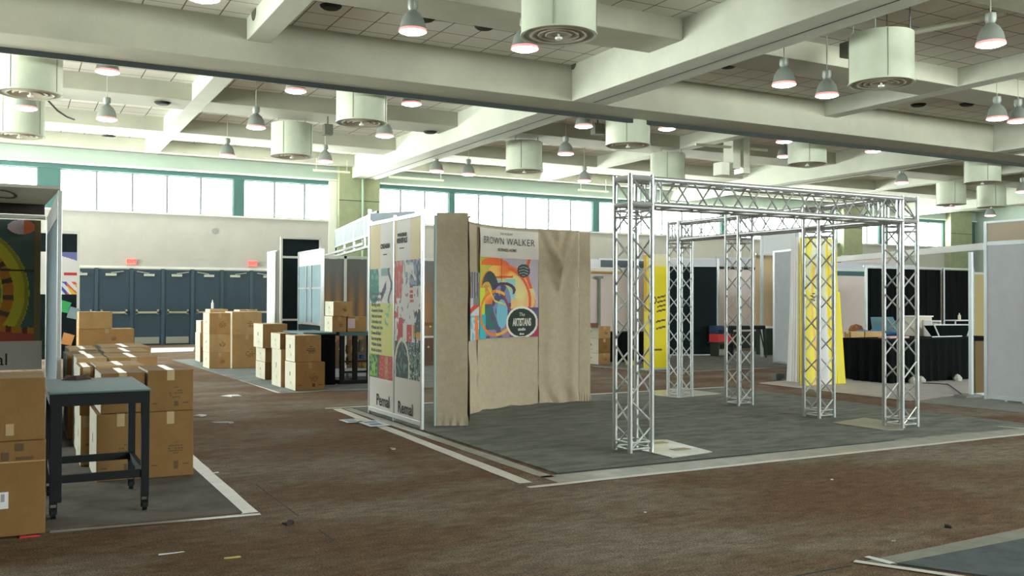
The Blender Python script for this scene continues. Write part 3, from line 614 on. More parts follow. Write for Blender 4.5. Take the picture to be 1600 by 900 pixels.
# nearer middle group
G4 = 'cartons of the nearer middle pile'
stack(462, 509, 14.2, .62, [612, 566], ['big printed carton in front of the draped table, bottom of the nearer middle pile'], G4, True, (0,), prints=2)
stack(461, 503, 14.25, .55, [567, 524], ['carton with black symbols and white stripe on top of the big printed carton'], G4, True, (1,), z_first=ONY(480, 566, 14.2).z+.002)
stack(438, 461, 14.86, .6, [600, 546, 521], ['tall white sided carton left of the big printed carton', 'small carton leaning on top between the two stacks'], G4, True, (1, 2), prints=1)
stack(414, 440, 16.4, .7, [590, 566, 544], ['bottom carton of the left stack in the nearer middle pile', 'middle carton of the left stack in the nearer middle pile'], G4, True, (2, 0))
stack(411, 450, 16.35, .7, [545, 506], ['top carton of the left stack with a wide tape strip, nearer middle pile'], G4, True, (1,), z_first=ONY(425, 544, 16.4).z+.002)
for i, (px, py, lb) in enumerate(((317, 480, 'small white bottle standing on the far middle pile'),)):
    p = ONY(331, 482.6, 22.3); p.z += .004
    tag(MB().lathe([(.03, p.z-.0), (.03, p.z+.12), (.012, p.z+.16), (.012, p.z+.2)], p.x+.05, 22.5, 12, cap0=True, cap1=True).build('bottle', paper), lb, 'bottle')
# far right little stack
stack(935, 954, 17.0, .6, [572, 552, 529, 510], ['bottom carton of the small stack behind the curved backdrop', 'middle carton of the small stack behind the curved backdrop', 'top carton of the small stack behind the curved backdrop'], 'cartons behind the curved backdrop', True, (0, 2, 0))
p = ONY(921, 505, 16.9); q = ONY(940, 505, 16.9); zt = ONY(930, 510, 17.0).z
tag(MB().box(p.x, q.x, 17.05, 17.4, zt+.002, zt+.07).build('flat_box', mat('dark_red_box', (.25, .06, .03), .6)), 'flat dark red box on the small carton stack behind the backdrop', 'box')
tag(MB().box(11.75, 11.95, 16.55, 16.7, .012, .10).build('yellow_tool', yellow_m), 'small yellow object on the floor at the foot of the small carton stack', 'tool')
# ================================================================== BLACK ROLLING TABLE
t = thing('rolling_table', 'black metal rolling table with slate top at left foreground', 'table', (.52, 7.3, 0))
ZT = .818; X0, X1_, YA, YB = .215, .83, 6.62, 7.76
MB().box(X0, X1_, YA, YB, ZT-.012, ZT).build('tabletop', slate_top, t, bevel=.004)
MB().box(X0+.01, X1_-.01, YA+.01, YA+.05, ZT-.09, ZT-.012).box(X0+.01, X1_-.01, YB-.05, YB-.01, ZT-.09, ZT-.012).box(X0+.01, X0+.05, YA+.05, YB-.05, ZT-.09, ZT-.012).box(X1_-.05, X1_-.01, YA+.05, YB-.05, ZT-.09, ZT-.012).build('apron', black_m, t)
YL = 7.42
for (x, y) in ((X0+.01, YA+.01), (X1_-.06, YA+.01), (X0+.01, YL), (X1_-.06, YL)):
    w_ = .07 if x < .4 and y < 7 else .05
    leg = MB().box(x, x+w_, y, y+.05, .115, ZT-.09).build('leg', black_m, t, bevel=.003)
    c = MB().tube((x+.008, y+.025, .047), (x+.038, y+.025, .047), .035, 16).box(x+.0, x+.006, y+.005, y+.045, .04, .115).box(x+.040, x+.046, y+.005, y+.045, .04, .115).box(x, x+.046, y, y+.05, .105, .115)
    c.build('caster', black_m, leg)
zs = .235
MB().box(X0+.08, X1_-.06, YA+.02, YA+.05, zs, zs+.05).box(X0+.06, X1_-.06, YL+.01, YL+.04, zs, zs+.05).box(X0+.02, X0+.05, YA+.06, YL, zs, zs+.05).box(X1_-.05, X1_-.02, YA+.06, YL, zs, zs+.05).build('lower_frame', black_m, t)
p = Vector((ONY(118, 589, YB-.1).x, YB-.11, ZT))
mb = MB(); pts = [(-.10, -.04), (0, -.07), (.11, -.03), (.09, .05), (.0, .03), (-.08, .06)]
mb.v = [(p.x+x, p.y+y, ZT+.001) for x, y in pts]+[(p.x+x*.8, p.y+y*.8, ZT+.012+.02*(i % 2)) for i, (x, y) in enumerate(pts)]
mb.f = [(5, 4, 3, 2, 1, 0), (6, 7, 8, 9, 10, 11)]+[(i, (i+1) % 6, 6+(i+1) % 6, 6+i) for i in range(6)]; mb.m = [0]*8
tag(mb.build('crumpled_wrapper', mat('dark_brown_wrapper', (.05, .025, .02), .7)), 'crumpled dark brown wrapper on the slate tabletop', 'wrapper')
# ================================================================== LEFT BOOTH WITH YELLOW ARTWORK
t = thing('exhibition_booth', 'open booth frame with canopy and colourful banner at left edge', 'booth', (0.46, 9.9, 0))
XB = .405; YBN, YBF = 9.9, 13.2
MB().box(XB-.02, XB+.02, YBN-.02, YBN+.02, 0, 2.45).build('post', alu, t, bevel=.004)
MB().box(XB-.02, XB+.02, YBF-.02, YBF+.02, 0, 2.45).build('post', alu, t, bevel=.004)
MB().box(XB-.012, XB+.008, YBN+.02, YBF-.02, .03, 2.20).build('side_panel', mat('blue_grey_side_panel', (.20, .27, .31), .6, var=.06, scale=3), t)
MB().box(XB-.014, XB+.012, YBN+.02, YBF-.02, 2.21, 2.44).build('side_header', white_p, t)
cn = MB().hexa([(-2.3, YBN, 2.46), (XB, YBN, 2.46), (XB-.03, YBF-.05, 2.60), (-2.3, YBF-.05, 2.60), (-2.3, YBN, 2.49), (XB, YBN, 2.49), (XB-.03, YBF-.05, 2.63), (-2.3, YBF-.05, 2.63)])
cn.build('canopy', mat('canopy_cloth', (.55, .53, .47), .9), t)
p0 = ONY(0, 322, YBF-.3)
def cpt(x, y): # lettering hangs under the canopy, seen from below
    yy = YBN+1.2+y*8.0; return (.03+x*1.15, yy, 2.46+(yy-YBN)/(YBF-.05-YBN)*.14-.004)
text_mesh('sO', .30, cpt, 'lettering', ink, t, shear=.3, align='RIGHT')
MB().box(-2.3, XB-.04, YBF-.05, YBF-.02, 2.47, 2.60).build('dark_valance', mat('dark_brown_valance', (.035, .025, .025), .8), t)
MB().box(-2.3, XB-.03, YBF-.04, YBF, 2.41, 2.46).build('top_rail', mat('pale_green_rail', (.50, .56, .48), .5), t)
def paintL(u, v):
    x = (u-.5)*2; bg_ = (.05, .09, .08)
    d = math.hypot((u-.30)/.62, (v-.40)/.60); a = math.atan2(v-.40, u-.30)
    c = bg_
    if d < 1.0: c = (.36, .34, .03)
    if d < 1.0 and math.sin(d*34) > .75: c = (.20, .20, .02)
    if .70 < d < .82 and a > -.6: c = (.33, .13, .02) if math.sin(a*22) > -.6 else (.06, .04, .02)
    if .60 < d < .68: c = (.13, .20, .06)
    if .50 < d < .56: c = (.12, .20, .20) if math.sin(a*40) > -.3 else (.03, .05, .05)
    if .33 < d < .36: c = (.05, .05, .02)
    if abs(v-.62+.04*u) < .008: c = (.04, .04, .02)
    if d < .3 and abs(math.sin(u*30+v*9)) < .25: c = (.04, .05, .02)
    if v < .17+.05*math.cos(u*3): c = (.35, .15, .02) if math.sin(u*55) > -.5 else (.10, .04, .02)
    if v < .12+.05*math.cos(u*3): c = (.30, .06, .04)
    if math.hypot((u-.86)/.10, (v-.94)/.06) < 1: c = (.48, .40, .50) if u < .88 else (.60, .12, .06)
    if u > .955: c = (.13, .10, .05)
    return tuple(min(.85, q*1.9) for q in c)
xr = XB-.08; zb_, zt_ = .86, 2.40
zb_ = ONY(40, 535, YBF).z
art_grid('artwork', t, lambda u, v: (xr-1.55+u*1.55, YBF-.03-.015*math.sin(u*9), zb_+(zt_-zb_)*v), paintL, 130, 150)
MB().box(xr-2.3, xr-1.55, YBF-.03, YBF-.02, .3, zt_).build('panel', beige_fab, t)
z3 = ONY(40, 577, YBF).z
MB().box(xr-2.3, xr+.02, YBF-.06, YBF-.045, z3, zb_+.02).build('lower_strip', mat('off_white_cloth', (.80, .77, .72), .9, bump=.4, bscale=5), t)
text_mesh('Remal', .21, lambda x, y: (ONY(13, 560, YBF).x+x, YBF-.065, ONY(10, 562, YBF).z+y), 'lettering', ink, t, align='RIGHT')
# narrow display beside it (dark top, star poster)
Yd = 20.0; xa, xb = ONY(97, 450, Yd).x, ONY(120, 450, Yd).x
t = thing('display_stand', 'narrow dark shelf display with colourful poster behind the left booth', 'display', ((xa+xb)/2, Yd, 0))
MB().box(xb-.0, xb+.05, Yd-.02, Yd+.3, 0, ONY(120, 361, Yd).z).box(xa-.6, xb, Yd-.02, Yd+.02, ONY(120, 363, Yd).z-.03, ONY(120, 361, Yd).z).build('frame', cream_track, t)
zp = [ONY(108, y, Yd).z for y in (363, 394, 460, 540)]
MB().box(xa-.6, xb, Yd, Yd+.03, zp[1], zp[0]-.03).build('dark_header', dark_panel, t)
def paintS(u, v):
    if v > .80 and (v-.8)/.2 > (1-u)*.7: return (.15, .16, .40)
    if .45 < v < .52 and .35 < u: return (.55, .03, .04)
    if v < .24 and u+v*1.2 > .75 and math.sin(u*9+v*22) > .2: return (.75, .50, .05)
    if v < .30 and math.sin(u*14+v*30) > .1: return (.04, .09, .45) if u < .5 else (.65, .12, .05)
    return (.74, .72, .74)
art_grid('poster', t, lambda u, v: (xa-.1+(xb-xa+.1)*u, Yd-.004, zp[2]+(zp[1]-zp[2])*v), paintS, 30, 60)
MB().box(xa-.6, xb, Yd+.0, Yd+.3, .25, zp[2]).build('dark_shelf_unit', dark_panel, t)
for i, (px, py, m_, lb) in enumerate(((101, 478, mat('green_card', (.05, .45, .15), .6), 'small green card tilted on the dark shelf'), (106, 529, mat('orange_card', (.75, .35, .12), .6), 'orange and lilac card tilted on the dark shelf'), (115, 488, steel_blue, 'small blue packet on the dark shelf'))):
    p = ONY(px, py, Yd-.05); tag(MB().hexa([(p.x-.12, Yd-.03, p.z-.1), (p.x+.06, Yd-.03, p.z-.14), (p.x+.06, Yd-.01, p.z-.14), (p.x-.12, Yd-.01, p.z-.1), (p.x-.07, Yd-.03, p.z+.12), (p.x+.12, Yd-.03, p.z+.06), (p.x+.12, Yd-.01, p.z+.06), (p.x-.07, Yd-.01, p.z+.12)]).build('card', m_), lb, 'card', 'cards on the dark shelf')
# ================================================================== TWO BANNER WALL
BXx = 3.925; y0, ym_, y1 = 9.37, 10.20, 11.05
t = thing('banner_wall', 'two framed upright banner panels side by side with Pemal and Remal lettering', 'banner wall', (BXx, y0, .012))
zT = 2.37
for yy in (y0, ym_, y1): MB().box(BXx-.016, BXx+.016, yy-.018, yy+.018, .012, zT+.03).build('post', alu, t, bevel=.004)
MB().box(BXx-.02, BXx+.02, y0, y1, zT-.045, zT).build('top_rail', alu, t, bevel=.003)
MB().box(BXx-.02, BXx+.02, y0, y1, .05, .10).build('bottom_rail', alu, t, bevel=.003)
def paintA(u, v):       # far (left) panel: u from far to near
    if v > .76: return (.72, .62, .38) if u < .47 else (.76, .74, .72)
    if v > .57:
        if u < .40 and math.hypot((u-.18)/.24, (v-.68)/.115) < 1: return (.04, .22, .18) if nse(u*9, v*30) > -.1 else (.12, .35, .30)
        if abs((u-.88)-.06*math.sin(v*40)) < .035 or (.5 < u < .72 and abs((v-.635)*5-(u-.6)*1.6) < .12): return (.08, .10, .20)
        if v > .72 and .5 < u < .8: return (.25, .40, .40)
        return (.74, .74, .74)
    if v > .295:
        if u > .66 and nse(u*8, v*40, 3) > .28 and v > .45: return (.15, .50, .32)
        return (.66, .66, .22)
    if v > .165:
        if u < .35: return (.22, .48, .04) if nse(u*12, v*40) > -.05 else (.02, .10, .08)
        if u < .42: return (.04, .10, .06)
        if .68 < u < .80: return (.60, .30, .18) if nse(u*20, v*60) > 0 else (.45, .20, .05)
        return (.50, .05, .04) if nse(u*25, v*80) > -.2 else (.60, .16, .14)
    return (.74, .71, .68)
def paintB(u, v):
    if v > .79: return (.76, .74, .72) if u < .62 and u > .1 else (.76, .66, .42)
    if v > .19:
        w = .5+.06*math.sin(v*9)
        n1 = nse(u*6, v*14, 5); n2 = nse(u*14, v*30, 8)
        if v < .43 and u > .02:
            e = math.hypot((u-.30)/.30, (v-.24)/.16)
            if .86 < e < 1.0 and v > .17: return (.74, .72, .66)
            if u > .55 and abs(n2) < .08: return (.45, .55, .60)
            if v < .38: return (.03, .07, .07) if n2 > -.15 else (.12, .25, .22)
        if v > .60 and u < .33 and abs(u-.12-.35*(v-.62)) < .16: return (.62, .10, .09) if n2 > -.15 else (.55, .3, .32)
        if v > .66 and u > .45 and n1 > -.12: return (.32, .36, .50) if n2 > 0 else (.10, .16, .24)
        if v > .72 and u > .3 and n2 > .05: return (.30, .50, .50)
        if .575 < v < .665 and .60 < u < .72: return (.60, .02, .08) if math.sin(v*260) > -.3 else (.76, .7, .7)
        if .36 < v < .47 and .48 < u < .68 and math.hypot((u-.58)/.12, (v-.44)/.09) < 1: return (.62, .06, .06)
        if .38 < v < .5 and u < .34 and u > .1+(v-.38)*.6: return (.52, .05, .07)
        if v < .55 and u > .78 and n2 > -.1: return (.05, .10, .14)
        if .40 < v < .47 and u > .72: return (.75, .38, .03)
        if u < .2 and v < .60 and n2 > .12: return (.60, .10, .10)
        if n2 > .38: return (.30, .22, .40)
        return (.76, .75, .78)
    return (.75, .72, .71)
def flatfn(ya, yb): return lambda u, v: (BXx-.012, yb+(ya-yb)*u, .10+(zT-.15)*v)
MB().box(BXx-.008, BXx+.008, y0+.022, ym_-.022, .10, zT-.045).build('backing_board', white_p, t); MB().box(BXx-.008, BXx+.008, ym_+.022, y1-.022, .10, zT-.045).build('backing_board', white_p, t)
art_grid('printed_banner', t, flatfn(ym_+.03, y1-.03), paintA, 60, 150); art_grid('printed_banner', t, flatfn(y0+.03, ym_-.03), paintB, 60, 150)
def ban(txt, size, yc, zc_, m_=ink, bold=.004, sp_=1.0): return text_mesh(txt, size, lambda x, y: (BXx-.016, yc-x, zc_+y), 'lettering', m_, t, bold=bold, spacing=sp_)
ban('Pemal', .19, ONX(600, 627, BXx).y, ONX(600, 627, BXx).z); ban('Remal', .185, ONX(635, 639, BXx).y, ONX(635, 639, BXx).z)
def zb(px, py): return ONX(px, py, BXx).z
ban('CREAMM', .075, ONX(603.5, 385, BXx).y, zb(604, 385)); ban('............', .05, ONX(603.5, 385, BXx).y, zb(604, 396), ink_soft)
ban('WHALESALE', .05, ONX(630, 376, BXx).y, zb(630, 367)); ban('RENTALS', .078, ONX(630, 376, BXx).y, zb(630, 376)); ban('.............', .05, ONX(630, 376, BXx).y, zb(630, 386), ink_soft)
yt = mat('navy_text', (.08, .10, .14), .7)
words = ['Motors and hats', 'Apparel lights', 'Moving carts', 'Accessory boxes', 'Paint and more', 'Umbrellas mini', 'Wheels and rims', 'Shoes all kind', 'Banners prints', 'Wallets tickets', 'Mobile lanterns', 'Hand supplies']
for k, wd in enumerate(words): text_mesh(wd, .058, lambda x, y, k=k: (BXx-.016, y1-.10-x, zb(600, 458.5)-.0685*k+y), 'lettering', yt, t, align='LEFT', bold=.002)
# ================================================================== CURVED BACKDROP
ctrl = [(4.60, 9.60), (4.72, 9.98), (4.95, 10.33), (5.29, 10.62), (5.65, 10.82), (6.0, 10.93), (6.32, 10.98), (6.6, 10.985), (6.93, 10.98)]
def cat(tt):
    n = len(ctrl)-1; f = min(max(tt, 0), 1)*n; i = min(int(f), n-1); f -= i
    P_ = [Vector((*ctrl[max(0, min(n, i+k))], 0)) for k in (-1, 0, 1, 2)]
    return .5*((2*P_[1])+(-P_[0]+P_[2])*f+(2*P_[0]-5*P_[1]+4*P_[2]-P_[3])*f*f+(-P_[0]+3*P_[1]-3*P_[2]+P_[3])*f**3)
NS = 400; pts = [cat(k/NS) for k in range(NS+1)]; cum = [0]
for a, b_ in zip(pts, pts[1:]): cum.append(cum[-1]+(b_-a).length)
def cs(s_):        # arc length -> point and outward (towards viewer) normal
    s_ = min(max(s_, 0), cum[-1]-1e-6); lo = 0; hi = NS
    while hi-lo > 1:
        m_ = (lo+hi)//2
        if cum[m_] <= s_: lo = m_
        else: hi = m_
    f = (s_-cum[lo])/(cum[hi]-cum[lo]); p = pts[lo].lerp(pts[hi], f); d = (pts[hi]-pts[lo]).normalized(); return p, Vector((d.y, -d.x, 0))
def s_at(px):
    best = min(range(NS+1), key=lambda k: abs(PR((*pts[k].xy, 1.0))[0]-px)); return cum[best]
t = thing('curved_backdrop', 'tall curved beige canvas pop up backdrop with a colourful walker poster', 'backdrop', (5.6, 10.5, .012))
ZTb = 2.36; sA, sB, sC = s_at(746), s_at(841), s_at(905); sE = cum[-1]
def fold(s_, z):
    a = 0
    if s_ > sB:       # hanging swag folds of the right panel
        u = (s_-sB)/(sC-sB); v = z/ZTb
        sm_ = lambda x: (lambda q: q*q*(3-2*q))(max(0, min(1, x)))
        dep = abs(2*u-1); tip = .66+.30*dep                       # V shaped swag hanging from the two top corners
        a += .12*(1-dep)*sm_((v-tip+.06)/.12)*sm_((1-v)/.2)
        a += .034*math.sin(34*(v-.30*dep))*sm_((v-tip+.05)/.1)*(1-dep*.5)
        a += .040*math.exp(-((u-.30)**2)/.035)*sm_((.8-v)/.3)*sm_(v/.2)+.030*math.exp(-((u-.85)**2)/.012)*sm_((.9-v)/.3)
        if v < .16: a += .035*math.sin(u*14+v*24)*(1-v/.16)
    elif s_ < sA:
        a += .008*math.sin(z*5+s_*12)+.004*math.sin(z*13)
    else:
        if z < .9: a += .006*math.sin((s_-sA)*30+z*5)*(1-z/.9)
    return a+.004*nse(s_*6, z*4)
def panel(sa, sb, name, dz=0.0):
    n, mz = max(6, int((sb-sa)/.03)), 70; mb = MB()
    for off in (0, -.02):
        for j in range(mz+1):
            for i in range(n+1):
                s_ = sa+(sb-sa)*i/n; z = .015+(ZTb-.015)*j/mz; p, nn = cs(s_)
                if j == 0: z += .012*math.sin(s_*11)
                q = p+nn*(fold(s_, z) if off == 0 else -.02); mb.v.append((q.x, q.y, z))
    k = (n+1)*(mz+1)
    for j in range(mz):
        for i in range(n):
            a = j*(n+1)+i; mb.f.append((a, a+1, a+n+2, a+n+1)); mb.f.append((k+a, k+a+n+1, k+a+n+2, k+a+1)); mb.m += [0, 0]
    return mb.build(name, beige_fab, t, smooth=True)
panel(0, sA-.004, 'canvas_panel'); panel(sA+.004, sB-.004, 'canvas_panel'); panel(sB+.004, sC-.004, 'canvas_panel'); panel(sC+.002, sE, 'canvas_panel')
mb = MB()
for k in range(0, 41):
    p, nn = cs(sE*k/40); p2, _ = cs(sE*min(k+1, 40)/40)
    if k < 40: mb.tube((p.x, p.y, ZTb+.005), (p2.x, p2.y, ZTb+.005), .012, 6)
mb.build('top_rail', beige_fab, t)
# end pillars (wrapped cases)
a, b_ = Vector((4.18, 9.58)), Vector((4.50, 9.44)); d = (b_-a).normalized(); nrm = Vector((-d.y, d.x)); q = nrm*.30
def wrap(a, b_, q, zt, name):
    mb = MB(); n, mz = 12, 40; ring = [a, b_, b_+q, a+q]
    pts_ = []
    for e in range(4):
        for i in range(n): pts_.append(ring[e].lerp(ring[(e+1) % 4], i/n))
    c = (a+b_+q*1)/2
    for j in range(mz+1):
        z = .013+(zt-.013)*j/mz
        for i, p in enumerate(pts_):
            w_ = .008*nse(p.x*5+p.y*3, z*2.2, 2)+(.012*math.sin(i*2.2) if j < 2 else 0)
            o_ = (p-c).normalized()*w_; mb.v.append((p.x+o_.x, p.y+o_.y, z))
    N = len(pts_)
    for j in range(mz):
        for i in range(N): mb.f.append((j*N+i, j*N+(i+1) % N, (j+1)*N+(i+1) % N, (j+1)*N+i)); mb.m.append(0)
    mb.f.append(tuple(mz*N+i for i in range(N))); mb.m.append(0)
    return mb.build(name, beige_fab, t, smooth=True)
wrap(a, b_, q, 2.39, 'wrapped_pillar')
MB().box(4.155, 4.178, 9.575, 9.60, .012, 2.36).build('edge_post', mat('green_grey_post', (.32, .40, .38), .5), t)
wrap(Vector((6.95, 10.98)), Vector((7.12, 10.97)), Vector((0, .22)), 2.36, 'wrapped_pillar')
# header and poster follow the curve
def onc(s_, z, off=.03):
    p, nn = cs(s_); q = p+nn*off; return (q.x, q.y, z)
zz1, zz2, zz3 = 2.33, ZAT(*cs(s_at(790))[0].xy, 404), ZAT(*cs(s_at(790))[0].xy, 527)
art_grid('header_banner', t, lambda u, v: onc(sA+.01+(sB-sA-.03)*u, zz2+(zz1-zz2)*v, .028+.006*math.sin(u*13+v*4)), lambda u, v: (.72, .66, .60), 40, 16)
def seg(u, v, ax, ay, bx, by, w):
    dx_, dy_ = bx-ax, by-ay; k = max(0, min(1, ((u-ax)*dx_+(v-ay)*dy_)/(dx_*dx_+dy_*dy_))); return math.hypot(u-ax-k*dx_, (v-ay-k*dy_)) < w
def paintP(u, v):
    asp = 1.25; y = v*asp
    c = (.50, .42, .50) if u > .30 else (.35, .48, .08)
    n = nse(u*5, v*6, 1)
    if u < .28 and v > .5: c = (.45, .55, .08) if n > -.1 else (.62, .50, .08)
    # big orange dome
    if math.hypot((u-.46)/.50, (v-.46)/.47) < 1 and v > .30: c = lerp((.85, .20, .04), (.88, .52, .12), max(0, min(1, .5+n*1.6)))
    if v > .90 and math.hypot((u-.3)/.28, (v-.9)/.1) < 1: c = (.85, .16, .04)
    if math.hypot((u-.66)/.30, (v-.50)/.28) < 1 and u > .5: c = lerp((.80, .50, .20), (.78, .66, .30), max(0, min(1, .5+n*2)))
    if .36 < u < .66 and .48 < v < .74: c = (.30, .58, .55) if n > -.15 else (.55, .62, .25)
    if seg(u, v, .34, .76, .62, .77, .012): c = (.70, .10, .04)
    # dark swoops
    if math.hypot((u-.22)/.18, (v-.55)/.28) < 1 and math.hypot((u-.17)/.11, (v-.50)/.20) > 1: c = (.06, .08, .09)
    if math.hypot((u-.15)/.10, (v-.62)/.07) < 1: c = (.55, .42, .06) if math.hypot((u-.15)/.06, (v-.62)/.04) > 1 else (.65, .25, .08)
    if v < .36: c = (.12, .11, .20) if n > -.1 else (.30, .22, .38)
    if u < .34 and .10 < v < .42: c = (.05, .16, .16) if nse(u*9, v*8, 4) > -.1 else (.10, .10, .16)
    if u < .12 and v > .26 and v < .62: c = (.60, .65, .05)
    if u < .14 and v < .30: c = (.05, .45, .50)
    if math.hypot((u-.44)/.16, (v-.44)/.24) < 1: c = (.22, .25, .42) if nse(u*12, v*9, 6) > -.05 else (.08, .08, .16)
    if math.hypot((u-.45)/.10, (v-.30)/.18) < 1: c = (.20, .48, .60)
    if math.hypot((u-.48)/.19, (v-.60)/.10) < 1 and math.hypot((u-.48)/.15, (v-.58)/.085) > 1 and v > .55: c = (.10, .04, .10)
    if seg(u, v, .45, .57, .58, .36, .02): c = (.28, .06, .10)
    # rings and ribbons
    e = math.hypot((u-.34)/.33, (v-.31)/.28)
    if .90 < e < 1.03 and not (u > .5 and v > .35): c = (.80, .22, .04) if u < .35 else (.85, .42, .06)
    e = math.hypot((u-.48)/.40, (v-.46)/.42)
    if .96 < e < 1.05 and u > .55: c = (.78, .12, .05)
    if seg(u, v, .20, .62, .32, .46, .010) or seg(u, v, .32, .46, .50, .42, .010): c = (.80, .60, .10)
    if abs(u-.90-.06*math.sin(v*7-1.2)) < .022 and v > .62: c = (.75, .12, .04)
    if u > .80 and v < .38 and math.hypot((u-1)/.2, (v-.25)/.3) > .3: c = (.10, .07, .18)
    if u > .88 and v < .22: c = (.40, .03, .10)
    # small dark mark
    e = math.hypot((u-.79)/.095, (v-.85)/.085)
    if e < 1: c = (.05, .07, .06)
    if e < .8 and abs(math.sin((v-.85)*85+math.sin(u*30))) < .35: c = (.50, .44, .46)
    # round badge
    e = math.hypot((u-.76)/.235, (v-.185)/.205)
    if e < 1: c = (.78, .74, .64)
    if e < .88: c = (.015, .03, .025)
    if abs(u-.44) < .006 and v > .7: c = (.25, .05, .03)
    return c
art_grid('poster', t, lambda u, v: onc(sA+.01+(sB-sA-.03)*u, zz3+(zz2-zz3)*v, .026), paintP, 110, 135)
def paintQ(u, v):
    n = nse(u*4, v*12, 9)
    if v > .62: return (.12, .12, .14) if abs(math.sin(u*11+1+v)) > .45 else (.48, .42, .46)
    if v > .52: return (.20, .22, .20) if u > .4 else (.60, .55, .58)
    if v > .36: return (.66, .06, .04) if abs(v-.42-.12*u) < .04 else (.62, .60, .66)
    if abs(u-.75+.25*(v-.2)) < .15: return (.80, .22, .05)
    return (.15, .48, .60) if n > 0 else (.62, .60, .58)
s0 = s_at(731); z5 = ZAT(*cs(s_at(738))[0].xy, 424)
art_grid('poster_wing', t, lambda u, v: onc(s0+(sA-.012-s0)*u, zz3-.01+(z5-zz3)*v, .03), paintQ, 22, 110)
sm = (sA+sB)/2
text_mesh('BROWN WALKER', .128, lambda x, y: onc(sm+x, zz2+.215+y, .040), 'lettering', ink, t, bold=-.001, spacing=1.06)
text_mesh('BUSINESS HOME', .052, lambda x, y: onc(sm+.02+x, zz2+.105+y, .040), 'lettering', ink_soft, t, bold=.001)
text_mesh('THE MUSEUM', .042, lambda x, y: onc(sm+x, zz2+.315+y, .040), 'lettering', ink_soft, t)
sbg = sA+.01+(sB-sA-.03)*.76; zbg = zz3+(zz2-zz3)*.185; wht = mat('cream_ink', (.70, .67, .58), .7)
text_mesh('ARTISTANS', .105, lambda x, y: onc(sbg+x*.62, zbg+y*1.3, .032), 'lettering', wht, t, bold=.004)
text_mesh('The', .07, lambda x, y: onc(sbg+x, zbg+.105+y, .032), 'lettering', wht, t, shear=.2)
text_mesh('studio', .055, lambda x, y: onc(sbg+x, zbg-.09+y, .032), 'lettering', wht, t, bold=.002)
text_mesh('since', .04, lambda x, y: onc(sbg+x, zbg-.15+y, .032), 'lettering', wht, t, bold=.002)
# ================================================================== TRUSS FRAME
tr_ = thing('truss_frame', 'aluminium box truss frame of five lattice towers joined by two top beams', 'truss', (7, 8.5, .012))
CR = .0235; BR = .009; WID = .29
def lattice(parent, o, ax, U, V, length, n, name='lattice', par=(0, 0, 0, 0)):
    # o origin corner, ax unit direction, U,V unit side directions
    o = Vector(o); w = WID-2*CR; c = [o, o+U*w, o+U*w+V*w, o+V*w]
    for k in c: MB().tube(k, k+ax*length, CR, 12).build('chord', alu, parent, smooth=True)
    mb = MB(); st_ = length/n
    for f in range(4):
        a, b_ = c[f], c[(f+1) % 4]
        for k in range(n):
            fl_ = (k+par[f]) % 2
            p, q = (a, b_) if fl_ == 0 else (b_, a)
            mb.tube(p+ax*(st_*k+.02), q+ax*(st_*(k+1)-.02), BR, 6)
    mb.build(name, alu, parent)
    for g_ in ((.03, .09), (length-.03, length-.09)):
        mb = MB()
        for s_ in g_:
            for f in range(4): mb.tube(c[f]+ax*s_, c[(f+1) % 4]+ax*s_, .010, 6)
        mb.build('end_frame', alu, parent)
def part(name, parent, loc):
    o = bpy.data.objects.new(name, None); COL.objects.link(o); o.location = Vector(loc)-parent.location; o.parent = parent; o.empty_display_size = .1; return o
Xv, Yv, Zv = Vector((1, 0, 0)), Vector((0, 1, 0)), Vector((0, 0, 1))
BXt = 8.56
TW = [(4.99, 7.02, 'a'), (8.66, 7.05, 'b'), (8.50, 8.10, 'c'), (8.55, 9.56, 'd'), (8.53, 10.80, 'e')]
HT = 2.57
for (x, y, k) in TW:
    p = part('truss_tower', tr_, (x, y, .012)); z0 = .014 if k not in 'abe' else .022
    lattice(p, (x, y, z0), Zv, Xv, Yv, HT-WID-z0, 9)
    if k in 'ab' or k in 'cde':
        q = part('corner_block', tr_, (x, y, HT-WID)); mb = MB(); w = WID-2*CR
        for (dx_, dy_) in ((0, 0), (w, 0), (w, w), (0, w)): mb.tube((x+dx_, y+dy_, HT-WID), (x+dx_, y+dy_, HT+.01), CR, 12)
        for zz in (HT-WID+CR, HT-CR):
            for (a0, a1) in (((0, 0), (w, 0)), ((w, 0), (w, w)), ((w, w), (0, w)), ((0, w), (0, 0))): mb.tube((x+a0[0], y+a0[1], zz), (x+a1[0], y+a1[1], zz), CR if k in 'ab' else .012, 8)
        mb.tube((x, y, HT-WID+.03), (x, y+w, HT-.03), BR, 6).tube((x+w, y, HT-WID+.03), (x+w, y+w, HT-.03), BR, 6).tube((x+.02, y, HT-.03), (x+w, y, HT-WID+.03), BR, 6)
        mb.build('block_frame', alu, q, smooth=True)
p = part('truss_beam', tr_, (5.3, 7.04, HT-WID))
lattice(p, (4.99+WID-CR, 7.03, HT-WID+CR), Xv, Yv, Zv, 8.66-(4.99+WID-CR)-.02, 15, par=(0, 1, 0, 0))
p = part('truss_beam', tr_, (BXt, 7.3, HT-WID))
lattice(p, (BXt, 7.05+WID-CR, HT-WID+CR), Yv, Xv, Zv, 10.80-(7.05+WID-CR)+.22, 14, par=(0, 1, 0, 0))
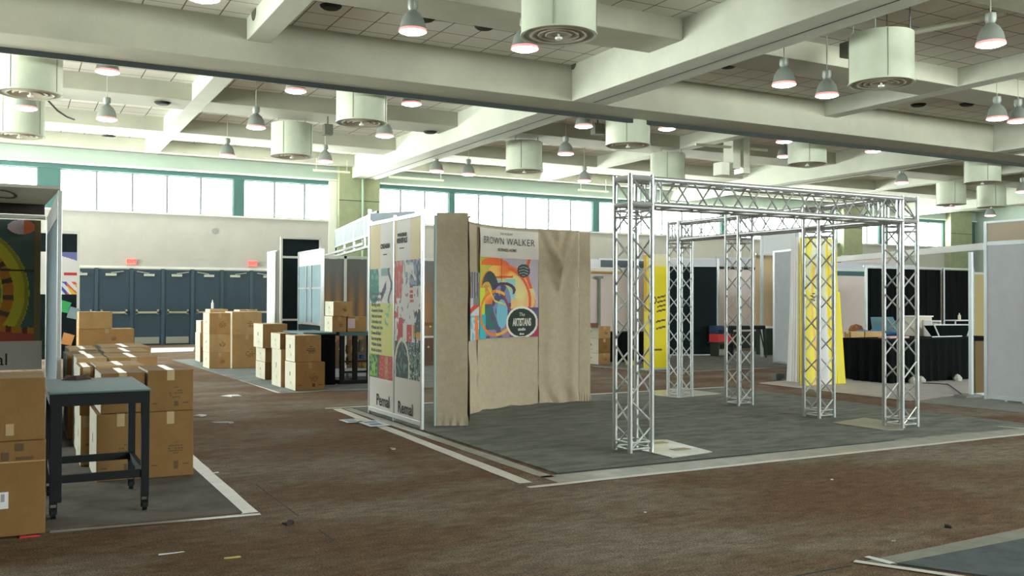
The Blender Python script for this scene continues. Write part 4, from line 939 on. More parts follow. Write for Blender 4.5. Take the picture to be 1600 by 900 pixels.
# base plates
for (pp, lb) in (([(1022, 690), (1042, 690), (1113, 709), (1050, 718), (1000, 706)], 'bright steel base plate beside the front left truss tower'),
                 ([(1018, 613), (1082, 611), (1127, 617), (1062, 623), (1024, 619)], 'flat steel plate under the far left truss tower'),
                 ([(1300, 663), (1350, 655), (1420, 665), (1410, 674), (1378, 674)], 'dull tan base plate under the front right truss tower')):
    q = [fx(*k) for k in pp]; n = len(q); mb = MB(); mb.v = [(x, y, .0125) for x, y in q]+[(x, y, .020) for x, y in q]
    mb.f = [tuple(range(n-1, -1, -1)), tuple(range(n, 2*n))]+[(i, (i+1) % n, n+(i+1) % n, n+i) for i in range(n)]; mb.m = [0]*len(mb.f)
    ar = sum(q[i][0]*q[(i+1) % n][1]-q[(i+1) % n][0]*q[i][1] for i in range(n))
    if ar < 0: mb.f = [tuple(reversed(f)) for f in mb.f]
    tag(mb.build('base_plate', plate_m if 'tan' not in lb else mat('tan_plate', (.36, .34, .26), .4, metal=.2)), lb, 'base plate', 'base plates of the truss towers')
for (px, py, lb) in ((1063, 702, 'small tan paper on the bright steel base plate'), (1028, 692, 'small reddish paper at the corner of the bright steel base plate')):
    p = FL(px, py, .02); tag(MB().box(p.x-.09, p.x+.09, p.y-.05, p.y+.05, .0205, .024).build('paper_scrap', mat('tan_paper', (.42, .34, .22), .8)), lb, 'paper')
# ================================================================== MIDDLE DARK BOOTH
def vpanel(name, a, b_, z0, z1, th, m_, parent=None):     # upright panel between two floor points
    a = Vector((a[0], a[1], 0)); b_ = Vector((b_[0], b_[1], 0)); d = (b_-a).normalized(); n = Vector((-d.y, d.x, 0))*(th/2)
    return MB().hexa([a-n+Zv*z0, b_-n+Zv*z0, b_+n+Zv*z0, a+n+Zv*z0, a-n+Zv*z1, b_-n+Zv*z1, b_+n+Zv*z1, a+n+Zv*z1]).build(name, m_, parent)
def post(x, y, z1, w=.045, name='post', m_=None, parent=None, z0=0.012): return MB().box(x-w/2, x+w/2, y-w/2, y+w/2, z0, z1).build(name, m_ or alu_dull, parent, bevel=.003)
# white post and tall dark cabinet panel
Yp = 21.2
t = thing('white_upright', 'tall white upright panel edge left of the dark booth', 'panel', (ONY(436, 520, Yp).x, Yp, 0))
xa, xb = ONY(432, 450, Yp).x, ONY(441, 450, Yp).x
MB().box(xa, xb, Yp, Yp+.9, .012, ONY(436, 391, Yp).z).build('panel', white_p, t, bevel=.004); MB().box(xa-.03, xa-.001, Yp-.01, Yp+.03, .012, ONY(436, 393, Yp).z).build('edge_rail', alu_dull, t)
Yp = 20.7; X = lambda px: ONY(px, 450, Yp).x; Z = lambda py, px=470: ONY(px, py, Yp).z
t = thing('dark_display_cabinet', 'tall framed dark panel with tan strip behind the draped table', 'display', (X(468), Yp, 0))
MB().box(X(441), X(498), Yp, Yp+.03, Z(401), Z(374)).build('header_panel', dark_panel, t)
MB().box(X(441), X(466), Yp, Yp+.03, Z(500), Z(404)).build('dark_panel', dark_panel, t); MB().box(X(466), X(482), Yp-.005, Yp+.025, Z(500), Z(404)).build('tan_panel', tan_pan, t)
MB().box(X(441), X(498), Yp+.0, Yp+.03, .012, Z(501)).build('lower_panel', dark_panel, t)
MB().box(X(440)-.03, X(441), Yp-.02, Yp+.04, .012, Z(371)).box(X(498), X(498)+.04, Yp-.02, Yp+.04, .012, Z(373)).box(X(441), X(498), Yp-.02, Yp+.04, Z(374), Z(371)).box(X(441), X(498), Yp-.02, Yp+.04, Z(404), Z(400.5)).box(X(441), X(500), Yp-.02, Yp+.04, Z(501), Z(498)).build('frame', cream_track, t)
# frosted blue panel running away from the camera
Xs = 5.54
ya, yb = None, None
def Yx(px): # Y on plane X=Xs
    return ONX(px, 450, Xs).y
t = thing('frosted_panel_wall', 'frosted blue and white panel wall with aluminium frame beside dark photo wall', 'panel wall', (Xs, 17, 0))
y_n, y_f = Yx(503), Yx(468)
zz = lambda py, px=503: ONX(px, py, Xs).z
ztop, zhd, zlo = zz(389), zz(413), zz(505)
MB().box(Xs-.01, Xs+.01, y_n, y_f, zhd, ztop).build('white_header', white_p, t)
MB().box(Xs-.01, Xs+.01, y_n, y_f, zlo, zhd-.0).build('frosted_panel', steel_blue, t)
mb = MB().box(Xs-.03, Xs+.03, y_n-.05, y_n, .012, ztop).box(Xs-.03, Xs+.03, y_f, y_f+.05, .012, ztop).box(Xs-.03, Xs-.012, y_n, y_f, zlo-.05, zlo).box(Xs-.03, Xs-.012, y_n, y_f, ztop-.03, ztop+.01)
for k in (.40, .62): mb.box(Xs-.03, Xs-.012, y_n+(y_f-y_n)*k, y_n+(y_f-y_n)*k+.06, zlo, zhd)
mb.box(Xs-.03, Xs-.012, y_n, y_f, zz(450)-.02, zz(450)+.02)
mb.build('frame', alu, t)
MB().box(Xs-.01, Xs+.01, y_n, y_f, .3, zlo-.06).build('lower_panel', dark_panel, t)
# dark photo wall
Yp = y_n; X = lambda px: ONY(px, 450, Yp).x; Z = lambda py, px=540: ONY(px, py, Yp).z
t = thing('photo_wall', 'dark brown photographic panel wall in light frame behind the draped table', 'panel wall', (X(540), Yp, 0))
def paintD(u, v):
    x = u*2.2; n = nse(x*2, v*5, 3)
    c = lerp((.05, .045, .04), (.09, .10, .10), max(0, min(1, (v-.4)*2)))
    g = math.exp(-(((u*2 % 1)-.45)**2)/.12-((v-.52)**2)/.07); c = lerp(c, (.30, .15, .05), g*.9)
    if v < .45 and n > .05: c = (.12, .06, .02)
    if v < .30: c = lerp(c, (.07, .03, .015), .7)
    if nse(x*9, v*12, 7) > .42 and .22 < v < .42: c = (.60, .42, .12)
    return tuple(min(.8, q*1.7) for q in c)
zl, zh = Z(585), Z(405)
for a, b_ in ((505, 536), (541, 573), (577, 690)):
    xa, xb = X(a), X(b_)
    art_grid('printed_panel', t, lambda u, v, xa=xa, xb=xb: (xa+(xb-xa)*u, Yp-.012, zl+(zh-zl)*v), paintD, 40, 70)
xr_ = X(692)
mb = MB().box(X(504), xr_, Yp-.03, Yp+.03, Z(404), Z(400))
for k in (504, 539, 575, 640, 691): mb.box(X(k)-.03, X(k)+.03, Yp-.03, Yp+.03, .012, Z(400))
mb.box(X(640), xr_, Yp-.035, Yp-.015, Z(530), Z(527))
mb.build('frame', cream_track, t)
MB().box(X(504), xr_, Yp-.01, Yp+.01, .05, zl).build('kick_board', dark_panel, t); MB().box(X(504), xr_, Yp-.009, Yp+.01, zl, zh).build('backing_board', dark_panel, t)
# white lighting gantry above
t = thing('header_gantry', 'white gridded header panels and rails rising behind the photo wall', 'panel', (8, 21, 0))
a, b_ = FL(524, 540), None
pa = (ONY(525, 380, 23.5).x, 23.5); pb = (ONY(590, 380, 18.0).x, 18.0)
za_, zb_2 = ZAT(*pa, 361), ZAT(*pa, 400)
vpanel('header_panel', pa, pb, zb_2+.25, za_, .05, grey_pan, t); post(pa[0], pa[1], za_+.03, .06, parent=t); post(pb[0], pb[1], za_+.03, .06, parent=t)
mb = MB(); A = Vector((*pa, 0)); B = Vector((*pb, 0))
for k in range(5):
    q = A.lerp(B, k/4); mb.box(q.x-.03, q.x+.01, q.y-.03, q.y+.0, zb_2-.02, za_+.02)
mb.bar(A+Zv*za_, B+Zv*za_, .06, .05); mb.bar(A+Zv*zb_2, B+Zv*zb_2, .06, .05).bar(A+Zv*(zb_2+.24), B+Zv*(zb_2+.24), .06, .05); mb.bar(A+Vector((-.5, -.2, zb_2-.05)), B+Vector((-.3, 0, zb_2+.0)), .04, .05)
mb.build('rails', alu, t)
# blue-grey panel behind the banner wall
pa = (ONY(578, 340, 17.2).x, 17.2); pb = (ONY(650, 340, 16.3).x, 16.3)
t = thing('tall_grey_panel', 'tall blue grey panel rising behind the two banner wall', 'panel', (pa[0], pa[1], 0))
zt_a = ZAT(*pa, 331); vpanel('panel', pa, pb, .3, zt_a-.03, .03, mat('blue_grey_fabric', (.30, .36, .40), .9), t)
post(pa[0], pa[1], zt_a+.05, .06, parent=t, m_=alu); post(pb[0], pb[1], zt_a, .05, parent=t, m_=alu)
# draped table with teal top
t = thing('draped_table', 'long table under black cloth with teal top behind the middle boxes', 'table', (4.9, 15.6, 0))
def drape_box(x0, x1, y0, y1, z1, name, m_, parent, amp=.018):
    mb = MB(); per = []
    def side(ax, ay, bx, by):
        L_ = math.hypot(bx-ax, by-ay); n = max(8, int(L_/.035))
        for i in range(n): per.append((ax+(bx-ax)*i/n, ay+(by-ay)*i/n, (by-ay)/L_, -(bx-ax)/L_))
    side(x0, y0, x1, y0); side(x1, y0, x1, y1); side(x1, y1, x0, y1); side(x0, y1, x0, y0); N = len(per)
    for j, z in enumerate((.014, z1*.35, z1*.75, z1-.02, z1)):
        for i, (x, y, nx, ny) in enumerate(per):
            a = amp*math.sin(i*1.15)*(1-j/4)+amp*.6*(1-j/4); mb.v.append((x+nx*a, y+ny*a, z))
    for j in range(4):
        for i in range(N): mb.f.append((j*N+i, j*N+(i+1) % N, (j+1)*N+(i+1) % N, (j+1)*N+i)); mb.m.append(0)
    mb.f.append(tuple(4*N+i for i in range(N))); mb.m.append(0)
    return mb.build(name, m_, parent)
zt = ONY(550, 519, 14.95).z-.03
xa, ya, xb, yb = 4.2, 14.97, 4.72, 16.25
drape_box(xa, xb, ya, yb, zt, 'tablecloth', black_cloth, t); MB().box(xa-.015, xb+.01, ya-.02, yb, zt, zt+.03).build('tabletop', teal_top, t, bevel=.004)
Yt = 14.95
X = lambda px: ONY(px, 560, Yt).x; Z = lambda py, px=550: ONY(px, py, Yt).z
t = thing('work_table', 'black framed work table with teal top holding three cartons', 'table', (X(555), Yt, 0))
zt2 = Z(519, 550)
MB().box(max(X(531), 4.77), X(612), Yt, Yt+.7, zt2-.06, zt2).build('tabletop', teal_top, t, bevel=.004)
for px in (536, 556, 578, 604):
    MB().box(X(px)-.035, X(px)+.035, Yt+.02, Yt+.09, .012, zt2-.06).build('leg', black_m, t)
MB().box(X(532), X(604), Yt+.03, Yt+.08, Z(583), Z(580)).box(X(532), X(604), Yt+.03, Yt+.08, Z(566), Z(564)).build('stretcher', black_m, t)
MB().box(X(531), X(606), Yt+.0, Yt+.7, .012, Z(594)).build('lower_shelf', black_m, t)
G5 = 'cartons on the work table'
carton(X(520), X(543), Yt+.05, Yt+.5, zt2+.001, Z(494), 'lower carton with white side on the work table', G5, True, 0, 1)
carton(X(521), X(551), Yt+.03, Yt+.5, Z(494)+.002, Z(471), 'upper carton on the work table, topmost before the photo wall', G5, True, 1, 1)
t = carton(X(544), X(574), Yt+.05, Yt+.5, zt2+.001, Z(495), 'carton with pink white label on the work table', G5, False, 0, 0)
MB().box(X(545), X(556), Yt+.051, Yt+.0535, Z(513), Z(498)).build('shipping_label', mat('pink_label', (.70, .58, .66), .7), t)
# clutter behind the work table
G6 = 'goods stored under and behind the work table'
for k, (px, py, w_, h_, m_, lb, cat) in enumerate([(545, 545, 12, 16, cardb[1], 'tan bag of goods behind the work table frame, upper', 'bag'), (546, 563, 14, 14, cardb[0], 'tan carton behind the work table frame, lower', 'box'), (563, 540, 9, 18, mat('olive_goods', (.35, .33, .2), .8), 'olive bundle between the work table legs', 'bundle'),
        (565, 557, 12, 7, blue_m, 'blue folded cloth between the work table legs', 'cloth'), (567, 570, 12, 10, mat('dull_yellow', (.5, .4, .1), .8), 'yellow packet between the work table legs', 'packet'), (546, 585, 14, 9, paper, 'white packets on the shelf of the work table', 'packet')]):
    yy = Yt+.35; p = ONY(px, py, yy); hw = w_/2*.0098; zlow = ONY(px, py+h_/2, yy).z; zhi = ONY(px, py-h_/2, yy).z
    tag(MB().lathe([(.001, zlow), (hw*.8, zlow+.002), (hw, zlow+(zhi-zlow)*.3), (hw*.9, zlow+(zhi-zlow)*.8), (hw*.5, zhi), (.001, zhi)], p.x, p.y, 9).build({'bag': 'goods_bag', 'box': 'goods_box'}.get(cat, 'goods_'+cat), m_), lb, cat, G6)
# ================================================================== FAR MIDDLE-RIGHT BOOTHS
Yp = 20.5; X = lambda px: ONY(px, 450, Yp).x; Z = lambda py, px=960: ONY(px, py, Yp).z
t = thing('pink_fabric_wall', 'pale pink fabric booth wall with white header behind the truss frame', 'booth wall', (X(960), Yp, 0))
MB().box(X(915), X(1014), Yp, Yp+.03, .012, Z(424)).build('fabric_panel', pink_fab, t)
MB().box(X(915), X(1014), Yp-.05, Yp+.02, Z(424), Z(421)).box(X(915), X(934), Yp-.1, Yp-.02, Z(421), Z(406)).build('header', white_p, t)
MB().box(X(934), X(1014), Yp-.06, Yp-.02, Z(421), Z(404)).build('header_frame', white_p, t); MB().box(X(936.5), X(1012), Yp-.07, Yp-.055, Z(418), Z(407)).build('header_dark_panel', mat('slate_panel', (.10, .13, .15), .6), t)
MB().box(X(915), X(968), Yp-.25, Yp-.05, Z(427), Z(424.5)).build('orange_shelf', mat('orange_shelf', (.55, .33, .05), .6), t)
MB().box(X(933), X(936), Yp-.08, Yp-.04, .012, Z(432)).box(X(928), X(936), Yp-.2, Yp-.04, Z(436), Z(432)).build('lamp_stand', mat('grey_green_metal', (.2, .25, .2), .5), t)
t = thing('draped_table', 'short black draped table behind the front left truss tower', 'table', (X(980), 19, 0)); Yq = 17.6
drape_box(ONY(957, 520, Yq).x, ONY(1018, 520, Yq).x, Yq, Yq+.7, ONY(985, 519, Yq).z, 'tablecloth', black_cloth, t)
# yellow upright banner 1
Yq = 15.3; X = lambda px, py=480: ONY(px, py, Yq).x; Z = lambda py, px=1025: ONY(px, py, Yq).z
t = thing('upright_banner', 'bright yellow upright banner with dark lines between two truss towers', 'banner', (X(1024), Yq, 0))
def paintY(u, v):
    if u < .18: return (.78, .42, .05) if v > .5 and u < .1 else (.80, .66, .10)
    for k, (vv, a0) in enumerate(((.63, .55), (.59, .55), (.55, .55), (.51, .52), (.42, .50), (.36, .50))):
        if abs(v-vv-(u-.7)*.05) < .008 and u > a0 and u < .9: return (.12, .09, .02)
    if .16 < v < .175 and .35 < u < .75: return (.15, .10, .02)
    e = math.hypot((u-.42)/.10, (v-.60)/.035)
    if .6 < e < 1: return (.10, .05, .02)
    if math.hypot((u-.15)/.10, (v-.45)/.02) < 1: return (.5, .1, .02)
    if v > .9: return (.80, .72, .45)
    return (.86, .72, .01)
xl_, xr2 = X(1006), X(1043)
art_grid('printed_cloth', t, lambda u, v: (xl_+(xr2-xl_)*u+(.0), Yq-.01-.25*(u < .0), .03+(Z(398)-.03)*v), paintY, 40, 120)
MB().box(xl_, xr2, Yq-.006, Yq+.004, .03, Z(399)).build('banner_back', yellow_m, t); MB().box(xl_-.02, xr2+.02, Yq-.08, Yq+.08, .012, .045).build('banner_base', alu_dull, t)
MB().box(xl_-.01, xr2+.01, Yq-.015, Yq+.015, Z(399), Z(397)).box(X(1027), X(1030), Yq+.01, Yq+.04, .03, Z(397)).build('banner_support', pink_fab, t)
# dark framed panels
pa, pb = (14.7, 19.1), (ONY(1121, 500, 18.6).x, 18.6)
t = thing('dark_panel_wall', 'black double panel with pale frame and white header behind the truss', 'panel wall', (*pa, 0))
zt = ZAT(*pb, 417); pm = ((pa[0]+pb[0])/2, (pa[1]+pb[1])/2)
pl = (ONY(1028, 500, 19.4).x, 19.4)
vpanel('dark_panel', pa, pm, .03, zt, .03, dark_panel, t); vpanel('dark_panel', pm, pb, .03, zt, .03, dark_panel, t)
vpanel('yellow_panel', pl, pa, .5, ZAT(*pa, 418), .03, yellow_m, t)
vpanel('header_panel', pl, pb, zt+.02, zt+.19, .04, lilac_pan, t); vpanel('header_rail', pl, pb, zt, zt+.03, .05, white_p, t); vpanel('header_rail', pl, pb, zt+.19, zt+.22, .05, white_p, t)
post(pb[0], pb[1], zt+.22, .07, parent=t, m_=alu); post(pa[0], pa[1]-.03, zt, .04, parent=t, m_=alu); post(pm[0], pm[1]-.03, zt, .03, parent=t, m_=alu_dull)
vpanel('bottom_rail', pa, pb, .012, .04, .05, white_p, t)
# pink wall + tan + grey
Yp = 21.0; X = lambda px: ONY(px, 450, Yp).x; Z = lambda py, px=1150: ONY(px, py, Yp).z
t = thing('pink_fabric_wall', 'pale pink and tan panel wall right of the black double panel', 'booth wall', (X(1150), Yp, 0))
MB().box(X(1118), X(1184), Yp, Yp+.03, .35, Z(421)).build('fabric_panel', pink_fab, t); MB().box(X(1118), X(1184), Yp-.02, Yp+.03, Z(421), Z(417)).build('dark_gap_rail', dark_track, t)
MB().box(X(1118), X(1184), Yp-.03, Yp+.03, Z(417), Z(402)).build('header', lilac_pan, t)
MB().box(X(1118), X(1214), Yp-.05, Yp+.05, .012, .5).build('counter_front', mat('dark_olive_counter', (.03, .045, .025), .8), t)
Yp = 18.5; X = lambda px: ONY(px, 450, Yp).x; Z = lambda py, px=1197: ONY(px, py, Yp).z
t = thing('tan_panel', 'tall tan board wall between the pink wall and grey panel', 'panel', (X(1197), Yp, 0))
MB().box(X(1181), X(1214), Yp, Yp+.03, .75, Z(399)).build('board', tan_pan, t); MB().box(X(1181), X(1214), Yp-.02, Yp+.03, Z(399), Z(396)).build('top_rail', alu, t)
MB().box(X(1181), X(1214), Yp-.45, Yp, .70, .745).build('shelf', white_p, t); MB().box(X(1181), X(1214), Yp-.4, Yp, .012, .70).build('counter_front', mat('dark_olive_counter', (.03, .045, .025), .8), t)
pa, pb = (15.2, 15.80), (ONY(1262, 560, 14.3).x, 14.3)
t = thing('grey_fabric_panel', 'tall grey fabric panel in a light frame left of the white drape', 'panel', (*pa, 0))
zt = ZAT(*pa, 395); vpanel('fabric_panel', pa, pb, .06, zt, .03, grey_pan, t); vpanel('top_rail', pa, pb, zt, zt+.04, .05, alu, t); vpanel('bottom_rail', pa, pb, .02, .06, .05, alu, t); post(pa[0], pa[1], zt+.04, .06, parent=t, m_=alu); post(pb[0], pb[1], zt+.04, .06, parent=t, m_=alu)
# hanging white sign further up
Yp = 17.6; X = lambda px: ONY(px, 400, Yp).x; Z = lambda py, px=1218: ONY(px, py, Yp).z
t = thing('white_sign_board', 'white blank board on posts above the tan and grey panels', 'sign', (X(1218), Yp, 0))
MB().box(X(1192), X(1243), Yp, Yp+.03, Z(398), Z(362)).build('board', white_p, t, bevel=.003); MB().box(X(1243), X(1248), Yp-.02, Yp+.03, .012, Z(360)).box(X(1189), X(1192), Yp-.02, Yp+.03, .012, Z(362)).build('post', alu_dull, t)
# white flared drape + yellow banner 2
def cone_cloth(name, pts_, z1, m_, parent, flare=1.25, amp=.02, tp=1.0):
    mb = MB(); n = 48; cx_ = sum(p[0] for p in pts_)/len(pts_); cyy = sum(p[1] for p in pts_)/len(pts_); mz = 12; k = len(pts_)
    for j in range(mz+1):
        v = j/mz; f = 1+(flare-1)*(1-v)**2
        for i in range(n):
            s_ = i/n*k; a = pts_[int(s_) % k]; b2 = pts_[(int(s_)+1) % k]; q = s_-int(s_); x = a[0]+(b2[0]-a[0])*q; y = a[1]+(b2[1]-a[1])*q
            w_ = amp*math.sin(i*1.9)*(1-v*.5); mb.v.append((cx_+(x-cx_)*f*(1+w_*4), cyy+(y-cyy)*f*(1+w_*4), .014+(z1-.014)*v))
    for j in range(mz):
        for i in range(n): mb.f.append((j*n+i, j*n+(i+1) % n, (j+1)*n+(i+1) % n, (j+1)*n+i)); mb.m.append(0)
    mb.f.append(tuple(mz*n+i for i in range(n))); mb.m.append(0)
    return mb.build(name, m_, parent, smooth=True)
xw = ONY(1250, 500, 11.95).x
zt = ZAT(xw, 11.95, 371)
tag(cone_cloth('white_drape_column', [(xw-.12, 11.87), (xw+.12, 11.87), (xw+.12, 12.05), (xw-.12, 12.05)], zt, white_cloth, None, 1.45, .03), 'white flared cloth column beside the second yellow banner', 'drape')
Yq = 11.35; X = lambda px: ONY(px, 480, Yq).x; Z = lambda py, px=1288: ONY(px, py, Yq).z
t = thing('draped_banner', 'tall yellow and white printed cloth banner flaring at the floor behind the truss', 'banner', (X(1288), Yq, 0))
def paintZ(u, v):
    n = nse(u*5, v*9, 2); c = (.86, .74, .10)
    if .38 < u < .62: c = (.76, .76, .80)
    if v > .55 and n > .12: c = (.78, .78, .55)
    if abs(u-.74-.03*math.sin(v*11)) < .05 and v > .1: c = (.85, .55, .03)
    if abs(u-.30-.06*math.sin(v*9)) < .05 and .0 < v < .8: c = (.83, .50, .12)
    if .56 < v < .62 and .15 < u < .36 and math.sin(v*260+u*10) > .2: c = (.08, .03, .02)
    if .66 < v < .76 and .26 < u < .36 and n > -.05: c = (.45, .08, .03)
    return c
xa, xb = X(1254), X(1305)
zt = Z(372)
def zf(u, v):
    fl_ = (1-v)**2*.16; x = xa+(xb-xa)*u+(u*fl_); return (x, Yq-.02-.03*math.sin(u*13)-.02*(1-v), .014+(zt-.014)*v)
art_grid('printed_cloth', t, zf, paintZ, 60, 130)
mb = MB(); 
for (u0, u1) in ((0, .33), (.33, .66), (.66, 1)):
    a0, a1, b1, b0 = zf(u0, 0), zf(u1, 0), zf(u1, 1), zf(u0, 1); mb.hexa([(a0[0], Yq+.03, .014), (a1[0], Yq+.03, .014), (a1[0], Yq+.05, .014), (a0[0], Yq+.05, .014), (b0[0], Yq+.03, zt), (b1[0], Yq+.03, zt), (b1[0], Yq+.05, zt), (b0[0], Yq+.05, zt)])
mb.build('cloth_back', yellow_m, t)
xq = X(1312)
MB().hexa([(xq-.07, Yq-.02, .013), (xq+.12, Yq-.02, .013), (xq+.12, Yq+.05, .013), (xq-.07, Yq+.05, .013), (xq-.06, Yq, Z(456)), (xq-.0, Yq, Z(456)), (xq-.0, Yq+.04, Z(456)), (xq-.06, Yq+.04, Z(456))]).build('yellow_flap', yellow_m, t)
# bag on the floor by the white drape
p = FL(1224, 594)
tag(MB().box(p.x-.22, p.x-.1, p.y-.05, p.y+.05, .012, .13).box(p.x+.08, p.x+.2, p.y-.05, p.y+.05, .012, .13).box(p.x-.12, p.x+.1, p.y-.03, p.y+.03, .03, .12).build('power_strip_box', mat('grey_green_plastic', (.10, .14, .12), .6)), 'small dark grey green floor box beside the white flared cloth', 'floor box')
# black stand + coloured crates near px 1120-1195
Yp = 17.4; X = lambda px: ONY(px, 530, Yp).x; Z = lambda py, px=1160: ONY(px, py, Yp).z
t = thing('folding_stand', 'black folding stand bench behind the middle truss tower', 'stand', (X(1160), Yp, 0))
MB().tube((X(1140), Yp, Z(512)), (X(1194), Yp, Z(512)), .05, 10).build('padded_bar', black_m, t, smooth=True)
MB().tube((X(1192), Yp, Z(512)), (X(1196), Yp, Z(556)), .018, 8).build('leg', black_m, t); MB().tube((X(1191), Yp+.1, Z(512)), (X(1188), Yp-.2, .02), .018, 8).build('leg', black_m, t); MB().tube((X(1145), Yp, Z(512)), (X(1124), Yp-.3, .02), .018, 8).build('leg', black_m, t)
for (py0, py1, m_, lb) in ((540, 522, red_m, 'red crate half hidden by the middle truss tower'), (522, 509, mat('navy_plastic', (.02, .05, .12), .5), 'navy crate stacked on the red crate')):
    z0_ = ONY(1130, py0, 18.2).z; z1_ = ONY(1130, py1, 18.2).z
    if py0 == 540: z0_ = .36
    tag(MB().box(ONY(1122, 530, 18.2).x, ONY(1146, 530, 18.2).x, 18.2, 18.55, z0_+.002, z1_).build('crate', m_, bevel=.01), lb, 'crate')
tag(MB().box(ONY(1121, 530, 18.2).x, ONY(1147, 530, 18.2).x, 18.15, 18.6, .33, .36).box(ONY(1122, 530, 18.2).x, ONY(1123.5, 530, 18.2).x, 18.2, 18.5, .012, .33).box(ONY(1145, 530, 18.2).x, ONY(1146.5, 530, 18.2).x, 18.2, 18.5, .012, .33).build('low_bench', mat('bench_dark', (.03, .04, .03), .7)), 'low dark bench carrying the red and navy crates', 'bench')
# ================================================================== RIGHT BOOTH
t = thing('open_booth', 'open booth of pale posts and long header beam at right', 'booth', (12.42, 8.86, 0))
pa, pb = Vector((12.42, 8.86, 0)), Vector((13.62, 12.6, 0)); zb_ = ZAT(12.42, 8.86, 384)
MB().bar(pa+Vector((-.045, -.2, zb_-.02)), pb+Zv*(zb_-.04), .05, .10).build('header_beam', white_p, t, bevel=.004)
for q in (pa+Vector((0, .05, 0)), pb): post(q.x, q.y, zb_-.09, .05, parent=t, m_=alu_dull)
q = ONY(1524, 500, 9.5)
MB().box(pa.x-.25, pa.x+.1, pa.y-.05, pa.y+.15, .012, .05).build('foot', mat('post_foot_grey', (.2, .2, .2), .6), t)
pc = Vector((ONY(1600, 380, 12).x, 12, 0))
# back drapes
Yp = 15.0; X = lambda px: ONY(px, 460, Yp).x; Z = lambda py, px=1430: ONY(px, py, Yp).z
t = thing('black_backdrop', 'wide black pleated curtain wall on pale poles at right', 'curtain', (X(1430), Yp, 0))
def curtain(x0, x1, y, z0, z1, m_, parent, name='curtain'):
    mb = MB(); n = int((x1-x0)/.03)
    for off in (0, .03):
        for i in range(n+1):
            x = x0+(x1-x0)*i/n; a = .022*math.sin(i*.9)+.012*math.sin(i*2.3+1); mb.v += [(x, y+a+off, z0), (x, y+a*.6+off, z1)]
    k = 2*(n+1)
    for i in range(n): mb.f += [(2*i, 2*i+2, 2*i+3, 2*i+1), (k+2*i, k+2*i+1, k+2*i+3, k+2*i+2)]; mb.m += [0, 0]
    return mb.build(name, m_, parent, smooth=True)
zt = Z(421)
curtain(X(1355), X(1470), Yp, .03, zt, black_cloth, t); curtain(X(1473), X(1516), Yp, .03, zt, black_cloth, t)
for px in (1351, 1472, 1518): post(X(px), Yp-.04, zt+.05, .05, parent=t, m_=alu)
MB().box(X(1349), X(1520), Yp-.03, Yp+.02, zt+.02, zt+.06).build('top_rail', alu, t)
# pale walls behind, right
Yp = 19.5; X = lambda px: ONY(px, 460, Yp).x; Z = lambda py, px=1330: ONY(px, py, Yp).z
t = thing('pink_fabric_wall', 'pale fabric wall with blue white header left of the black curtain', 'booth wall', (X(1400), Yp, 0))
MB().box(X(1300), X(1352), Yp, Yp+.03, .012, Z(431)).build('fabric_panel', pink_fab, t); MB().box(X(1300), X(1352), Yp-.02, Yp+.03, Z(431), Z(424)).build('slot', mat('teal_slot', (.06, .15, .16), .5), t)
MB().box(X(1300), X(1440), Yp+.1, Yp+.13, Z(424), Z(411)).build('header', lilac_pan, t); MB().box(X(1352), X(1640), Yp+.05, Yp+.08, .012, Z(424)).build('yellow_wall', mat('cream_yellow_wall', (.62, .50, .26), .8), t)
MB().box(X(1310), X(1545), Yp+.04, Yp+.2, Z(424), Z(420)).build('rail', white_p, t)
# tall header wall behind (pinkish band under beam)
Yp = 23.0; X = lambda px: ONY(px, 410, Yp).x; Z = lambda py, px=1330: ONY(px, py, Yp).z
t = thing('tall_booth_wall', 'pale pink upper booth wall seen under the header beam at right', 'booth wall', (X(1350), Yp, 0))
MB().box(X(1316), X(1400), Yp, Yp+.05, .012, Z(399)).build('wall_board', pink_fab, t); MB().box(X(1316), X(1400), Yp-.05, Yp, Z(413), Z(409)).build('rail', lilac_pan, t)
# draped table at right (L corner)
zt = ZAT(13.16, 11.04, 531)
t = thing('draped_table', 'large L shaped black draped table under the right booth frame', 'table', (14, 11.5, 0))
drape_box(13.18, 16.4, 11.0, 11.75, zt, 'tablecloth', black_cloth, t, .025); drape_box(13.3, 13.95, 11.80, 12.42, zt-.002, 'tablecloth', black_cloth, t, .02)
drape_box(13.76, 15.6, 12.45, 13.6, zt-.001, 'tablecloth', black_cloth, t, .02)
ztt = zt
def tp(px, py): p = FL(px, py, ztt); return p
G7 = 'small cartons lined on the black table'
for k, (a, b_, lb) in enumerate(((1319, 1329, 'small carton with a pink white end, first on the black table'), (1329.5, 1351, 'small flat carton, second on the black table'), (1352, 1380, 'small flat carton, third on the black table'))):
    Yk = 11.9; x0, x1 = ONY(a, 525, Yk).x, ONY(b_, 525, Yk).x; z1_ = ONY(1350, 518, Yk).z; z1_ = max(z1_, ztt+.08)
    if k < 9: carton(x0, x1, Yk, Yk+.25, ztt+.002, z1_, lb, G7, k == 0, 1 if k else 2, 0)
p = FL(1372, 517, ztt); zz = ztt+.10
x0, x1 = ONY(1345, 510, 12.5).x, ONY(1410, 510, 12.5).x
mb = MB(); n = 16
for j in range(5):
    for i in range(n+1):
        x = x0+(x1-x0)*i/n; mb.v.append((x, 12.35+.12*j, ztt+.05+.10*math.sin(math.pi*j/4)*(.6+.4*math.sin(i*.9))*math.sin(math.pi*min(1, i/n+.1))))
for j in range(4):
    for i in range(n): a = j*(n+1)+i; mb.f.append((a, a+1, a+n+2, a+n+1)); mb.m.append(0)
o = mb.build('blue_cloth', blue_m); so = o.modifiers.new('s', 'SOLIDIFY'); so.thickness = .04; tag(o, 'crumpled blue cloth lying on the black table at right', 'cloth')
x0, x1 = ONY(1369, 508, 12.9).x, ONY(1405, 508, 12.9).x
